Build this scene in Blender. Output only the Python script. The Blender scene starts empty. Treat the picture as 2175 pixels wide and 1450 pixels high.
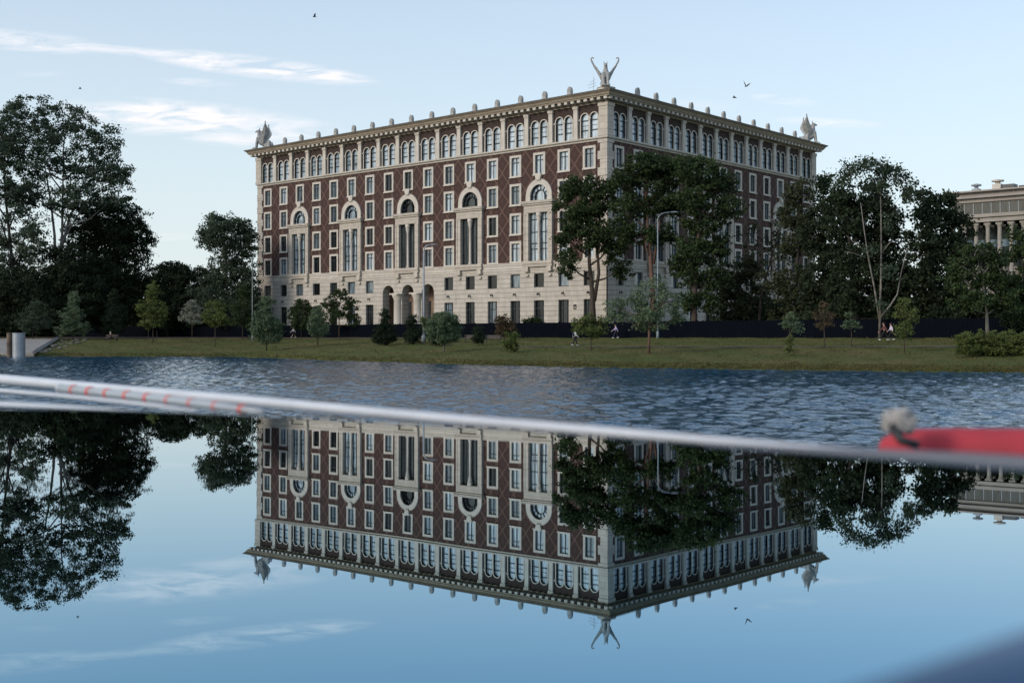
import bpy, math, random
import numpy as np
from mathutils import Vector, Matrix
R = math.radians
rnd = random.Random(7)
C = bpy.context.scene.collection
sc = bpy.context.scene

# ------------------------------------------------------------------ camera, sky, sun, exposure
F = 2510.0; CX = 1087.5; HZ = 715.0; EYE = 2.5          # focal length and horizon in photo pixels, eye height over the water
cam = bpy.data.cameras.new("camera"); camo = bpy.data.objects.new("camera", cam); C.objects.link(camo)
camo.location = (0, 0, EYE); camo.rotation_euler = (R(90), 0, 0)
cam.sensor_width = 36; cam.lens = 36 * F / 2175
cam.shift_y = -(725 - HZ) / 2175
cam.clip_start = 0.05; cam.clip_end = 6000
cam.dof.use_dof = True; cam.dof.focus_distance = 150; cam.dof.aperture_fstop = 2.7
sc.camera = camo
sc.view_settings.view_transform = 'Standard'; sc.view_settings.look = 'None'
sc.view_settings.gamma = 1; sc.view_settings.use_curve_mapping = False
sc.view_settings.exposure = 0.6
sc.cycles.max_bounces = 6; sc.cycles.diffuse_bounces = 2; sc.cycles.glossy_bounces = 4
sc.cycles.transparent_max_bounces = 4; sc.cycles.transmission_bounces = 3
sc.cycles.caustics_reflective = False; sc.cycles.caustics_refractive = False

SUN_EL = R(24); SUN_AZ = R(238)                         # compass azimuth, +Y is north
sdir = Vector((math.sin(SUN_AZ) * math.cos(SUN_EL), math.cos(SUN_AZ) * math.cos(SUN_EL), math.sin(SUN_EL)))
w = bpy.data.worlds.new("World"); sc.world = w; w.use_nodes = True
nt = w.node_tree; N = nt.nodes; L = nt.links; N.clear()
def nd(N, t, **k):
    n = N.new(t)
    for a, b in k.items(): setattr(n, a, b)
    return n
def mth(nt, op, a, b=None, c=None, clamp=False):
    n = nt.nodes.new('ShaderNodeMath'); n.operation = op; n.use_clamp = clamp
    for i, v in enumerate((a, b, c)):
        if v is None: continue
        if isinstance(v, (int, float)): n.inputs[i].default_value = v
        else: nt.links.new(v, n.inputs[i])
    return n.outputs[0]
def mixc(nt, fac, a, b, bt='MIX'):
    n = nt.nodes.new('ShaderNodeMix'); n.data_type = 'RGBA'; n.blend_type = bt
    for i, v in ((0, fac), (6, a), (7, b)):
        if isinstance(v, (int, float)): n.inputs[i].default_value = v
        elif isinstance(v, tuple): n.inputs[i].default_value = v if len(v) == 4 else v + (1,)
        else: nt.links.new(v, n.inputs[i])
    return n.outputs[2]
sky = nd(N, 'ShaderNodeTexSky', sky_type='NISHITA', sun_disc=False, sun_elevation=SUN_EL, sun_rotation=SUN_AZ)
sky.altitude = 0; sky.air_density = 1.0; sky.dust_density = 1.6; sky.ozone_density = 2.0
tc = nd(N, 'ShaderNodeTexCoord'); sp = nd(N, 'ShaderNodeSeparateXYZ'); L.new(tc.outputs['Generated'], sp.inputs[0])
# thin cirrus: each bank is a stretched patch on the sky, given by azimuth slope, height slope, length, thickness, tilt
yy = mth(nt, 'MAXIMUM', sp.outputs[1], 0.02)
gx = mth(nt, 'DIVIDE', sp.outputs[0], yy); gz = mth(nt, 'DIVIDE', sp.outputs[2], yy)
cmb = nd(N, 'ShaderNodeCombineXYZ'); L.new(gx, cmb.inputs[0]); L.new(gz, cmb.inputs[1])
mpn = nd(N, 'ShaderNodeMapping'); mpn.inputs['Rotation'].default_value = (0, 0, R(7)); mpn.inputs['Scale'].default_value = (20, 110, 1)
L.new(cmb.outputs[0], mpn.inputs[0])
nz = nd(N, 'ShaderNodeTexNoise'); nz.inputs['Scale'].default_value = 1.0; nz.inputs['Detail'].default_value = 7; nz.inputs['Roughness'].default_value = .62
nz.inputs['Distortion'].default_value = .6
L.new(mpn.outputs[0], nz.inputs[0])
def cloud(u, y, lu, lv, tilt, k):
    x0 = (u - CX) / F; z0 = (HZ - y) / F; t = R(tilt)
    dx = mth(nt, 'SUBTRACT', gx, x0); dz = mth(nt, 'SUBTRACT', gz, z0)
    a = mth(nt, 'ADD', mth(nt, 'MULTIPLY', dx, math.cos(t)), mth(nt, 'MULTIPLY', dz, -math.sin(t)))
    b = mth(nt, 'ADD', mth(nt, 'MULTIPLY', dx, math.sin(t)), mth(nt, 'MULTIPLY', dz, math.cos(t)))
    a = mth(nt, 'MULTIPLY', a, F / lu); b = mth(nt, 'MULTIPLY', b, F / lv)
    r = mth(nt, 'ADD', mth(nt, 'POWER', mth(nt, 'ABSOLUTE', a), 2.0), mth(nt, 'POWER', mth(nt, 'ABSOLUTE', b), 2.0))
    m = mth(nt, 'SUBTRACT', 1.0, r, clamp=True)
    return mth(nt, 'MULTIPLY', m, k)
tot = None
for c in [(60, 88, 190, 26, 5, .9), (540, 142, 280, 26, 7, 1.35), (700, 160, 110, 14, 8, 1.0), (300, 112, 180, 12, 6, .7), (440, 262, 340, 48, 6, 1.25), (340, 240, 200, 22, 2, .8), (420, 175, 90, 10, 4, .5),
          (1665, 213, 80, 12, 6, .7), (1760, 262, 130, 14, 3, .5), (360, 503, 60, 10, 0, .35), (90, 158, 60, 8, 0, .3), (-500, 150, 500, 30, 5, .9), (2700, 120, 400, 24, 5, .7), (1250, 240, 330, 26, -3, .35)]:
    m = cloud(*c); tot = m if tot is None else mth(nt, 'ADD', tot, m)
dens = mth(nt, 'MULTIPLY', tot, mth(nt, 'MULTIPLY', mth(nt, 'SUBTRACT', nz.outputs[0], .36), 3.9))
dens = mth(nt, 'MULTIPLY', dens, .8, clamp=True)
# pale veil towards the horizon, as a real hazy sky has
el = mth(nt, 'ABSOLUTE', sp.outputs[2]); veil = mth(nt, 'POWER', 2.718, mth(nt, 'MULTIPLY', el, -2.5))
skc = mixc(nt, mth(nt, 'MULTIPLY', veil, .97), sky.outputs[0], (3.42, 3.80, 3.90))
bg1 = nd(N, 'ShaderNodeBackground'); bg1.inputs[1].default_value = 0.15; L.new(skc, bg1.inputs[0])
bg2 = nd(N, 'ShaderNodeBackground'); bg2.inputs[0].default_value = (.70, .68, .70, 1); bg2.inputs[1].default_value = 1.0
mxs = nd(N, 'ShaderNodeMixShader'); L.new(dens, mxs.inputs[0]); L.new(bg1.outputs[0], mxs.inputs[1]); L.new(bg2.outputs[0], mxs.inputs[2])
wo = nd(N, 'ShaderNodeOutputWorld'); L.new(mxs.outputs[0], wo.inputs[0])
sl = bpy.data.lights.new("sun", 'SUN'); so = bpy.data.objects.new("sun", sl); C.objects.link(so)
sl.energy = 1.0; sl.angle = R(14); sl.color = (1, .88, .77)
so.rotation_euler = (-sdir).to_track_quat('-Z', 'Y').to_euler(); so.location = (-60, -60, 80)

# ------------------------------------------------------------------ helpers
def link(o, parent=None):
    C.objects.link(o)
    if parent: o.parent = parent
    return o
def tag(o, label=None, cat=None, group=None, kind=None):
    for k, v in (('label', label), ('category', cat), ('group', group), ('kind', kind)):
        if v: o[k] = v
    return o
def empty(name, loc=(0, 0, 0), rz=0):
    o = bpy.data.objects.new(name, None); o.location = loc; o.rotation_euler = (0, 0, rz); o.empty_display_size = .3
    C.objects.link(o); return o
class MB:
    def __init__(s): s.v = []; s.f = []
    def add(s, vs, fs):
        n = len(s.v); s.v += [tuple(v) for v in vs]; s.f += [tuple(i + n for i in f) for f in fs]
    def box(s, x0, x1, y0, y1, z0, z1):
        s.add([(x0, y0, z0), (x1, y0, z0), (x1, y1, z0), (x0, y1, z0), (x0, y0, z1), (x1, y0, z1), (x1, y1, z1), (x0, y1, z1)],
              [(0, 3, 2, 1), (4, 5, 6, 7), (0, 1, 5, 4), (1, 2, 6, 5), (2, 3, 7, 6), (3, 0, 4, 7)])
    def quad(s, a, b, c, d): s.add([a, b, c, d], [(0, 1, 2, 3)])
    def tube(s, pts, rad, n=8, cap=True):
        pts = [Vector(p) for p in pts]; m = len(pts)
        if not hasattr(rad, '__len__'): rad = [rad] * m
        vs = []; up = None
        for i, p in enumerate(pts):
            d = (pts[min(i + 1, m - 1)] - pts[max(i - 1, 0)]).normalized()
            if up is None: up = Vector((0, 0, 1)) if abs(d.z) < .9 else Vector((1, 0, 0))
            a = d.cross(up); a.normalize(); b = a.cross(d); up = b
            for k in range(n):
                t = 2 * math.pi * k / n
                vs.append(p + a * (rad[i] * math.cos(t)) + b * (rad[i] * math.sin(t)))
        fs = [(i * n + k, (i + 1) * n + k, (i + 1) * n + (k + 1) % n, i * n + (k + 1) % n) for i in range(m - 1) for k in range(n)]
        if cap: fs += [tuple(range(n)), tuple(range((m - 1) * n, m * n))[::-1]]
        s.add(vs, fs)
    def ell(s, c, r, n=12, m=8):
        c = Vector(c); vs = [c + Vector((0, 0, r[2]))]
        for i in range(1, m):
            a = math.pi * i / m
            for k in range(n):
                t = 2 * math.pi * k / n; vs.append(c + Vector((r[0] * math.sin(a) * math.cos(t), r[1] * math.sin(a) * math.sin(t), r[2] * math.cos(a))))
        vs.append(c - Vector((0, 0, r[2]))); e = len(vs) - 1; fs = []
        for k in range(n):
            k2 = (k + 1) % n; fs.append((0, 1 + k, 1 + k2)); fs.append((e, 1 + (m - 2) * n + k2, 1 + (m - 2) * n + k))
            for i in range(m - 2): fs.append((1 + i * n + k, 1 + (i + 1) * n + k, 1 + (i + 1) * n + k2, 1 + i * n + k2))
        s.add(vs, fs)
    def lathe(s, c, prof, n=16):
        c = Vector(c); vs = []; m = len(prof)
        for r, z in prof:
            for k in range(n): t = 2 * math.pi * k / n; vs.append(c + Vector((r * math.cos(t), r * math.sin(t), z)))
        fs = [(i * n + k, i * n + (k + 1) % n, (i + 1) * n + (k + 1) % n, (i + 1) * n + k) for i in range(m - 1) for k in range(n)]
        fs += [tuple(range(n))[::-1], tuple(range((m - 1) * n, m * n))]; s.add(vs, fs)
    def prism(s, poly, y0, y1):                       # polygon in x,z extruded along y
        n = len(poly)
        s.add([(x, y0, z) for x, z in poly] + [(x, y1, z) for x, z in poly],
              [tuple(range(n)), tuple(range(n, 2 * n))[::-1]] + [(i, i + n, (i + 1) % n + n, (i + 1) % n) for i in range(n)])
    def mesh(s, name, mat=None, smooth=False):
        me = bpy.data.meshes.new(name); me.from_pydata([tuple(map(float, v)) for v in s.v], [], s.f)
        if mat: me.materials.append(mat)
        me.update()
        if smooth: me.polygons.foreach_set('use_smooth', [True] * len(me.polygons))
        return me
    def obj(s, name, mat=None, parent=None, smooth=False):
        return link(bpy.data.objects.new(name, s.mesh(name, mat, smooth)), parent)
def copy_tree(o, parent=None):
    c = o.copy(); C.objects.link(c); c.parent = parent
    for ch in list(o.children): copy_tree(ch, c)
    return c
def fixn(o):
    import bmesh
    b = bmesh.new(); b.from_mesh(o.data); bmesh.ops.recalc_face_normals(b, faces=b.faces); b.to_mesh(o.data); b.free()
    return o

# ------------------------------------------------------------------ materials
def mat(name, col=(.5, .5, .5), rough=.7, metal=0, ior=None, spec=None, noise=None, bump=None, nscale=3.0, detail=6):
    m = bpy.data.materials.new(name); m.use_nodes = True; nt = m.node_tree; p = nt.nodes['Principled BSDF']
    p.inputs['Base Color'].default_value = col + (1,); p.inputs['Roughness'].default_value = rough; p.inputs['Metallic'].default_value = metal
    if ior: p.inputs['IOR'].default_value = ior
    if spec is not None: p.inputs['Specular IOR Level'].default_value = spec
    if noise:
        t = nt.nodes.new('ShaderNodeTexCoord'); n = nt.nodes.new('ShaderNodeTexNoise'); n.inputs['Scale'].default_value = nscale; n.inputs['Detail'].default_value = detail
        nt.links.new(t.outputs['Object'], n.inputs[0])
        r = nt.nodes.new('ShaderNodeMapRange'); r.inputs[1].default_value = .3; r.inputs[2].default_value = .7; nt.links.new(n.outputs[0], r.inputs[0])
        nt.links.new(mixc(nt, r.outputs[0], noise, col), p.inputs['Base Color'])
        if bump:
            b = nt.nodes.new('ShaderNodeBump'); b.inputs['Strength'].default_value = bump; b.inputs['Distance'].default_value = .05
            nt.links.new(n.outputs[0], b.inputs['Height']); nt.links.new(b.outputs[0], p.inputs['Normal'])
    return m
STONE = (.46, .40, .33)
M = {}
M['trim'] = mat('trim_stone', (.56, .52, .455), .8, noise=(.45, .415, .36), nscale=1.3, bump=.2)
M['gray_stone'] = mat('grey_statue_stone', (.42, .42, .40), .85, noise=(.26, .265, .255), nscale=2.5, bump=.5)
M['roof'] = mat('dark_roof_metal', (.06, .07, .075), .5, noise=(.04, .045, .05))
M['mull'] = mat('dark_window_bars', (.010, .018, .028), .5)
M['cornice'] = mat('cornice_stone', (.36, .30, .225), .85, noise=(.27, .225, .17), nscale=.9, bump=.2)
M['interior'] = mat('portico_wall', (.30, .22, .165), .85, noise=(.24, .17, .13), nscale=.7)
M['lampmetal'] = mat('painted_lamp_metal', (.30, .33, .35), .5, noise=(.24, .27, .29), nscale=2)
M['fence'] = mat('fence_paint', (.004, .006, .010), .9, spec=.03, noise=(.003, .0045, .008), nscale=.6)
M['dark'] = mat('dark_iron', (.02, .02, .022), .6)
M['concrete'] = mat('bank_concrete', (.33, .31, .28), .9, noise=(.2, .19, .175), nscale=1.1, bump=.4)
M['skin'] = mat('skin', (.42, .25, .18), .6)
def glass(name, col, tint=.45, rough=.04, ior=1.5):
    m = mat(name, col, rough, ior=ior); nt = m.node_tree; p = nt.nodes['Principled BSDF']
    oi = nt.nodes.new('ShaderNodeObjectInfo')
    f = mth(nt, 'ADD', mth(nt, 'MULTIPLY', oi.outputs['Random'], 1 - tint), tint)
    t = nt.nodes.new('ShaderNodeTexCoord'); mp = nt.nodes.new('ShaderNodeMapping'); mp.inputs['Scale'].default_value = (5, 5, .4); nt.links.new(t.outputs['Object'], mp.inputs[0])
    n = nt.nodes.new('ShaderNodeTexNoise'); n.inputs['Scale'].default_value = 1.2; nt.links.new(mp.outputs[0], n.inputs[0])
    off = nt.nodes.new('ShaderNodeVectorMath'); off.operation = 'ADD'; nt.links.new(mp.outputs[0], off.inputs[0])
    cbb = nt.nodes.new('ShaderNodeCombineXYZ'); nt.links.new(mth(nt, 'MULTIPLY', oi.outputs['Random'], 40), cbb.inputs[0]); nt.links.new(cbb.outputs[0], off.inputs[1]); nt.links.new(off.outputs[0], n.inputs[0])
    f = mth(nt, 'MULTIPLY', f, mth(nt, 'ADD', mth(nt, 'MULTIPLY', mth(nt, 'SUBTRACT', n.outputs[0], .35), 3.0), .35), clamp=True)
    nt.links.new(mixc(nt, f, tuple(c * .12 for c in col), col), p.inputs['Base Color'])
    return m
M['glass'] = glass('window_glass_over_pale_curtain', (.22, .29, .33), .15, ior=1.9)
M['glass_sky'] = glass('sky_tinted_window_glass', (.42, .53, .60), .55, ior=2.3)  # reflected sky is painted into the pale blue base colour
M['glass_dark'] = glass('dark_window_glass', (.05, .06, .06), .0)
# stone base with horizontal courses
def coursed(name, col, dark, pitch, jw=.045):
    m = mat(name, col, .85); nt = m.node_tree; p = nt.nodes['Principled BSDF']
    t = nt.nodes.new('ShaderNodeTexCoord'); s = nt.nodes.new('ShaderNodeSeparateXYZ'); nt.links.new(t.outputs['Object'], s.inputs[0])
    fz = mth(nt, 'FRACT', mth(nt, 'DIVIDE', s.outputs[2], pitch))
    row = mth(nt, 'FLOOR', mth(nt, 'DIVIDE', s.outputs[2], pitch))
    j = mth(nt, 'LESS_THAN', fz, jw / pitch)
    fx = mth(nt, 'FRACT', mth(nt, 'ADD', mth(nt, 'DIVIDE', s.outputs[0], pitch * 2.6), mth(nt, 'MULTIPLY', row, .37)))
    jx = mth(nt, 'MULTIPLY', mth(nt, 'LESS_THAN', fx, .02), .35)
    j = mth(nt, 'MAXIMUM', j, jx)
    n = nt.nodes.new('ShaderNodeTexNoise'); n.inputs['Scale'].default_value = .8; n.inputs['Detail'].default_value = 8; nt.links.new(t.outputs['Object'], n.inputs[0])
    r = nt.nodes.new('ShaderNodeMapRange'); r.inputs[1].default_value = .35; r.inputs[2].default_value = .65; nt.links.new(n.outputs[0], r.inputs[0])
    wn = nt.nodes.new('ShaderNodeTexWhiteNoise'); wn.noise_dimensions = '2D'; cb = nt.nodes.new('ShaderNodeCombineXYZ')
    nt.links.new(row, cb.inputs[0]); nt.links.new(mth(nt, 'FLOOR', mth(nt, 'ADD', mth(nt, 'DIVIDE', s.outputs[0], pitch * 2.6), mth(nt, 'MULTIPLY', row, .37))), cb.inputs[1]); nt.links.new(cb.outputs[0], wn.inputs[0])
    c = mixc(nt, r.outputs[0], tuple(x * .82 for x in col), col)
    c = mixc(nt, mth(nt, 'MULTIPLY', wn.outputs[0], .28), c, tuple(x * .7 for x in col))
    ms = nt.nodes.new('ShaderNodeMapping'); ms.inputs['Scale'].default_value = (1.3, 1.3, .12); nt.links.new(t.outputs['Object'], ms.inputs[0])
    n3 = nt.nodes.new('ShaderNodeTexNoise'); n3.inputs['Scale'].default_value = 1.0; n3.inputs['Detail'].default_value = 6; nt.links.new(ms.outputs[0], n3.inputs[0])
    r3 = nt.nodes.new('ShaderNodeMapRange'); r3.inputs[1].default_value = .5; r3.inputs[2].default_value = .75; nt.links.new(n3.outputs[0], r3.inputs[0])
    c = mixc(nt, mth(nt, 'MULTIPLY', r3.outputs[0], .45), c, tuple(x * .55 for x in col))
    c = mixc(nt, j, c, dark); nt.links.new(c, p.inputs['Base Color'])
    b = nt.nodes.new('ShaderNodeBump'); b.inputs['Strength'].default_value = .8; b.inputs['Distance'].default_value = .06; b.invert = True
    nt.links.new(j, b.inputs['Height']); nt.links.new(b.outputs[0], p.inputs['Normal'])
    return m
M['base'] = coursed('coursed_limestone', (.52, .48, .42), (.15, .13, .11), .68)
M['pier'] = coursed('pier_limestone', (.53, .48, .41), (.26, .23, .2), .9, .03)
def brick():
    m = mat('patterned_brick', (.07, .03, .025), .85); nt = m.node_tree; p = nt.nodes['Principled BSDF']
    t = nt.nodes.new('ShaderNodeTexCoord'); s = nt.nodes.new('ShaderNodeSeparateXYZ'); nt.links.new(t.outputs['Object'], s.inputs[0])
    U = mth(nt, 'DIVIDE', s.outputs[0], 2.2325 * 2); V = mth(nt, 'DIVIDE', s.outputs[2], 2.77 * 2)
    def band(w):
        f = mth(nt, 'FRACT', mth(nt, 'MULTIPLY', w, 2.0)); return mth(nt, 'ABSOLUTE', mth(nt, 'SUBTRACT', f, .5))
    A = band(mth(nt, 'ADD', U, V)); B = band(mth(nt, 'SUBTRACT', U, V))
    mx = mth(nt, 'MAXIMUM', A, B); line = mth(nt, 'GREATER_THAN', mx, .455)
    dot = mth(nt, 'LESS_THAN', mx, .13)
    ring = mth(nt, 'MULTIPLY', mth(nt, 'GREATER_THAN', mx, .07), dot)
    bt = nt.nodes.new('ShaderNodeTexBrick'); bt.inputs['Scale'].default_value = 1; bt.inputs['Brick Width'].default_value = .27; bt.inputs['Row Height'].default_value = .085
    bt.inputs['Mortar Size'].default_value = .008; bt.inputs['Color1'].default_value = (.062, .022, .015, 1); bt.inputs['Color2'].default_value = (.042, .017, .012, 1); bt.inputs['Mortar'].default_value = (.034, .024, .021, 1)
    cb = nt.nodes.new('ShaderNodeCombineXYZ'); nt.links.new(s.outputs[0], cb.inputs[0]); nt.links.new(s.outputs[2], cb.inputs[1]); nt.links.new(cb.outputs[0], bt.inputs[0])
    n = nt.nodes.new('ShaderNodeTexNoise'); n.inputs['Scale'].default_value = .35; n.inputs['Detail'].default_value = 8; nt.links.new(t.outputs['Object'], n.inputs[0])
    c = mixc(nt, mth(nt, 'MULTIPLY', n.outputs[0], .6), bt.outputs[0], (.04, .022, .02))
    c = mixc(nt, mth(nt, 'MULTIPLY', line, .8), c, (.145, .088, .066))
    c = mixc(nt, mth(nt, 'MULTIPLY', ring, .35), c, (.11, .07, .055))
    nt.links.new(c, p.inputs['Base Color'])
    return m
M['brick'] = brick()
def plainbrick():
    return mat('dark_brick', (.044, .025, .020), .85, noise=(.030, .019, .016), nscale=1.2)
M['brick_top'] = plainbrick()
def foliage(name, c1, c2, trans=.25):
    m = bpy.data.materials.new(name); m.use_nodes = True; nt = m.node_tree; nt.nodes.clear()
    g = nt.nodes.new('ShaderNodeNewGeometry'); t = nt.nodes.new('ShaderNodeTexCoord')
    n = nt.nodes.new('ShaderNodeTexNoise'); n.inputs['Scale'].default_value = .55; n.inputs['Detail'].default_value = 3; nt.links.new(t.outputs['Object'], n.inputs[0])
    f = mth(nt, 'ADD', mth(nt, 'MULTIPLY', g.outputs['Random Per Island'], .6), mth(nt, 'MULTIPLY', mth(nt, 'SUBTRACT', n.outputs[0], .32), 1.3), clamp=True)
    c = mixc(nt, f, c1, c2)
    d = nt.nodes.new('ShaderNodeBsdfPrincipled'); d.inputs['Roughness'].default_value = .75; d.inputs['Specular IOR Level'].default_value = .15; nt.links.new(c, d.inputs['Base Color'])
    tr = nt.nodes.new('ShaderNodeBsdfTranslucent'); nt.links.new(c, tr.inputs[0])
    mx = nt.nodes.new('ShaderNodeMixShader'); mx.inputs[0].default_value = trans; nt.links.new(d.outputs[0], mx.inputs[1]); nt.links.new(tr.outputs[0], mx.inputs[2])
    o = nt.nodes.new('ShaderNodeOutputMaterial'); nt.links.new(mx.outputs[0], o.inputs[0])
    return m
FOL = {
    'poplar': foliage('poplar_leaves', (.028, .048, .034), (.085, .115, .070)),
    'dark': foliage('dark_leaves', (.010, .019, .012), (.042, .062, .030)),
    'maple': foliage('maple_leaves', (.014, .030, .013), (.058, .086, .032)),
    'brown': foliage('brownish_leaves', (.020, .030, .015), (.070, .082, .038)),
    'grey': foliage('grey_green_leaves', (.055, .085, .048), (.16, .215, .125)),
    'olive': foliage('olive_leaves', (.045, .070, .022), (.15, .185, .060)),
    'pale': foliage('whitish_leaves', (.13, .15, .12), (.30, .33, .26)),
    'red': foliage('reddish_leaves', (.045, .042, .024), (.15, .105, .065)),
    'yew': foliage('needle_green', (.012, .022, .013), (.034, .052, .028)),
}
BARK = {'pale': mat('pale_bark', (.19, .18, .16), .9, noise=(.10, .095, .085), nscale=1.5), 'birch': mat('birch_bark', (.27, .25, .22), .85, noise=(.05, .045, .04), nscale=1.6),
        'brown': mat('brown_bark', (.085, .062, .048), .95, noise=(.045, .034, .028), nscale=2), 'red': mat('reddish_bark', (.15, .085, .06), .9, noise=(.08, .05, .04), nscale=2),
        'dark': mat('dark_bark', (.035, .03, .026), .95, noise=(.02, .018, .016), nscale=2)}

# ------------------------------------------------------------------ terrain
KS = [-3, -1.2, -.8, -.433, -.234, -.154, -.035, .085, .244, .433, .8, 1.2, 3]
DS = [230, 175, 158, 150, 146, 125, 104.6, 95, 88, 81.5, 66, 56, 40]
def shore(k): return float(np.interp(k, KS, DS))
def fence_d(k): return min(157 / max(1 + .876 * k, .35), 330)
def gz_(k, d):
    a = shore(k); b = max(min(fence_d(k), 192), a + 12)
    if d < a: return -.6 * min(1, (a - d) / 2.0)
    if d < a + 1.2: return .38 * (d - a) / 1.2
    if d < b: return .38 + (2.38 - .38) * (max(0, d - a - 1.2) / (b - a - 1.2)) ** .93
    return 2.38
def ground(x, y): return gz_(x / y, y)
def at(u, y, d): return Vector(((u - CX) / F * d, d, EYE - (y - HZ) / F * d))
def hit(u, y):
    k = (u - CX) / F; d = shore(k)
    while d < min(fence_d(k) - 2.2, 189):
        if gz_(k, d) >= EYE - (y - HZ) / F * d: return d
        d += .25
    return d
ks = [-3, -2.2, -1.6, -1.2, -1, -.8, -.65] + list(np.linspace(-.55, .55, 130)) + [.65, .8, 1, 1.2, 1.6, 2.2, 3]
mb = MB(); rows = 0
TT = [-.06, 0] + [.03, .06] + list(np.linspace(.1, 1, 22)) + [1.1, 1.3, 1.8, 3, 6, 12, 25]
rr = random.Random(3)
wob = [rr.uniform(-.5, .5) for _ in ks]
for i, k in enumerate(ks):
    a = shore(k) ; b = max(fence_d(k), a + 12)
    for t in TT:
        d = (a + wob[i] * (1 if t < .1 else 0)) if t == 0 else a + 1.2 if t == .03 else a + t * (b - a)
        mb.v.append((k * d, d, gz_(k, d) + (0 if t <= .03 or t > 1 else .05 * math.sin(i * 1.3 + t * 17))))
n = len(TT)
mb.f = [(i * n + j, (i + 1) * n + j, (i + 1) * n + j + 1, i * n + j + 1) for i in range(len(ks) - 1) for j in range(n - 1)]
def groundmat():
    m = mat('park_grass', (.05, .05, .02), .95, spec=.1); nt = m.node_tree; p = nt.nodes['Principled BSDF']
    t = nt.nodes.new('ShaderNodeTexCoord'); mp = nt.nodes.new('ShaderNodeMapping'); mp.inputs['Rotation'].default_value = (0, 0, R(41)); mp.inputs['Scale'].default_value = (.5, .5, .5); nt.links.new(t.outputs['Object'], mp.inputs[0])
    n1 = nt.nodes.new('ShaderNodeTexNoise'); n1.inputs['Scale'].default_value = .30; n1.inputs['Detail'].default_value = 6; nt.links.new(mp.outputs[0], n1.inputs[0])
    n2 = nt.nodes.new('ShaderNodeTexNoise'); n2.inputs['Scale'].default_value = 4; n2.inputs['Detail'].default_value = 8; n2.inputs['Roughness'].default_value = .7; nt.links.new(mp.outputs[0], n2.inputs[0])
    r1 = nt.nodes.new('ShaderNodeMapRange'); r1.inputs[1].default_value = .4; r1.inputs[2].default_value = .66; nt.links.new(n1.outputs[0], r1.inputs[0])
    r2 = nt.nodes.new('ShaderNodeMapRange'); r2.inputs[1].default_value = .3; r2.inputs[2].default_value = .7; nt.links.new(n2.outputs[0], r2.inputs[0])
    c = mixc(nt, r1.outputs[0], (.095, .118, .034), (.165, .135, .055))
    c = mixc(nt, mth(nt, 'MULTIPLY', r2.outputs[0], .8), c, (.050, .062, .020)); nt.links.new(c, p.inputs['Base Color'])
    b = nt.nodes.new('ShaderNodeBump'); b.inputs['Strength'].default_value = .6; b.inputs['Distance'].default_value = .3; nt.links.new(n2.outputs[0], b.inputs['Height']); nt.links.new(b.outputs[0], p.inputs['Normal'])
    return m
g = mb.obj('ground', groundmat(), smooth=True); g['kind'] = 'structure'
pm = mat('path_surface', (.13, .10, .08), .95, noise=(.09, .075, .06), nscale=.5)
def ribbon(name, pts, wid, lift=.045):
    mb = MB()
    for (k, d) in pts:
        for dd in (-wid / 2, 0, wid / 2): mb.v.append((k * (d + dd), d + dd, gz_(k, d + dd) + lift + .03))
    mb.f = [(3 * i + j, 3 * i + 3 + j, 3 * i + 4 + j, 3 * i + 1 + j) for i in range(len(pts) - 1) for j in (0, 1)]
    o = mb.obj(name, pm); o['kind'] = 'structure'; return o
def kk(u): return (u - CX) / F
ribbon('path', [(kk(u), min(fence_d(kk(u)), 194) - 4.2) for u in range(-200, 1080, 25)], 2.6)
ribbon('path', [(kk(u), hit(u, 737)) for u in range(1080, 2360, 25)], 1.3, .02)

# water
WAVE = .27
def watermat():
    m = mat('lake_water', (.008, .055, .105), .05, ior=1.33); nt = m.node_tree; p = nt.nodes['Principled BSDF']
    t = nt.nodes.new('ShaderNodeTexCoord'); mp = nt.nodes.new('ShaderNodeMapping'); mp.inputs['Rotation'].default_value = (0, 0, R(8)); mp.inputs['Scale'].default_value = (1.0, .42, 1); nt.links.new(t.outputs['Object'], mp.inputs[0])
    n1 = nt.nodes.new('ShaderNodeTexNoise'); n1.inputs['Scale'].default_value = 4.0; n1.inputs['Detail'].default_value = 4; n1.inputs['Roughness'].default_value = .55; n1.inputs['Distortion'].default_value = .4
    n2 = nt.nodes.new('ShaderNodeTexNoise'); n2.inputs['Scale'].default_value = .05; n2.inputs['Detail'].default_value = 3; nt.links.new(t.outputs['Object'], n2.inputs[0])
    nt.links.new(mp.outputs[0], n1.inputs[0])
    s = nt.nodes.new('ShaderNodeMapRange'); s.inputs[1].default_value = .35; s.inputs[2].default_value = .65; s.inputs[3].default_value = .55; s.inputs[4].default_value = 1.0; nt.links.new(n2.outputs[0], s.inputs[0])
    b = nt.nodes.new('ShaderNodeBump'); b.inputs['Distance'].default_value = .08; nt.links.new(s.outputs[0], b.inputs['Strength']); nt.links.new(n1.outputs[0], b.inputs['Height']); nt.links.new(b.outputs[0], p.inputs['Normal'])
    return m
g = np.random.default_rng(21)
kc = np.linspace(-.52, .52, 640); dc = np.concatenate([np.arange(17, 60, .17), np.arange(60, 175, .3)])
KX, DY = np.meshgrid(kc, dc, indexing='ij'); WX = KX * DY; WY = DY; WZ = np.zeros_like(WX)
for i in range(60):                                       # wind chop: short waves from a spread of directions
    lam = 10 ** g.uniform(math.log10(.55), math.log10(1.8)); th = R(250) + g.normal() * .75; kx, ky = 2 * math.pi / lam * math.cos(th), 2 * math.pi / lam * math.sin(th)
    ph = kx * WX + ky * WY + g.uniform(0, 6.28) + .9 * np.sin(WX * g.uniform(.02, .2) + WY * g.uniform(.02, .15) + i)
    WZ += WAVE / math.sqrt(60) / (2 * math.pi / lam) * np.sin(ph) * (.75 + .25 * np.sin(WX * .07 + WY * .11 + i * 1.7))
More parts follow.
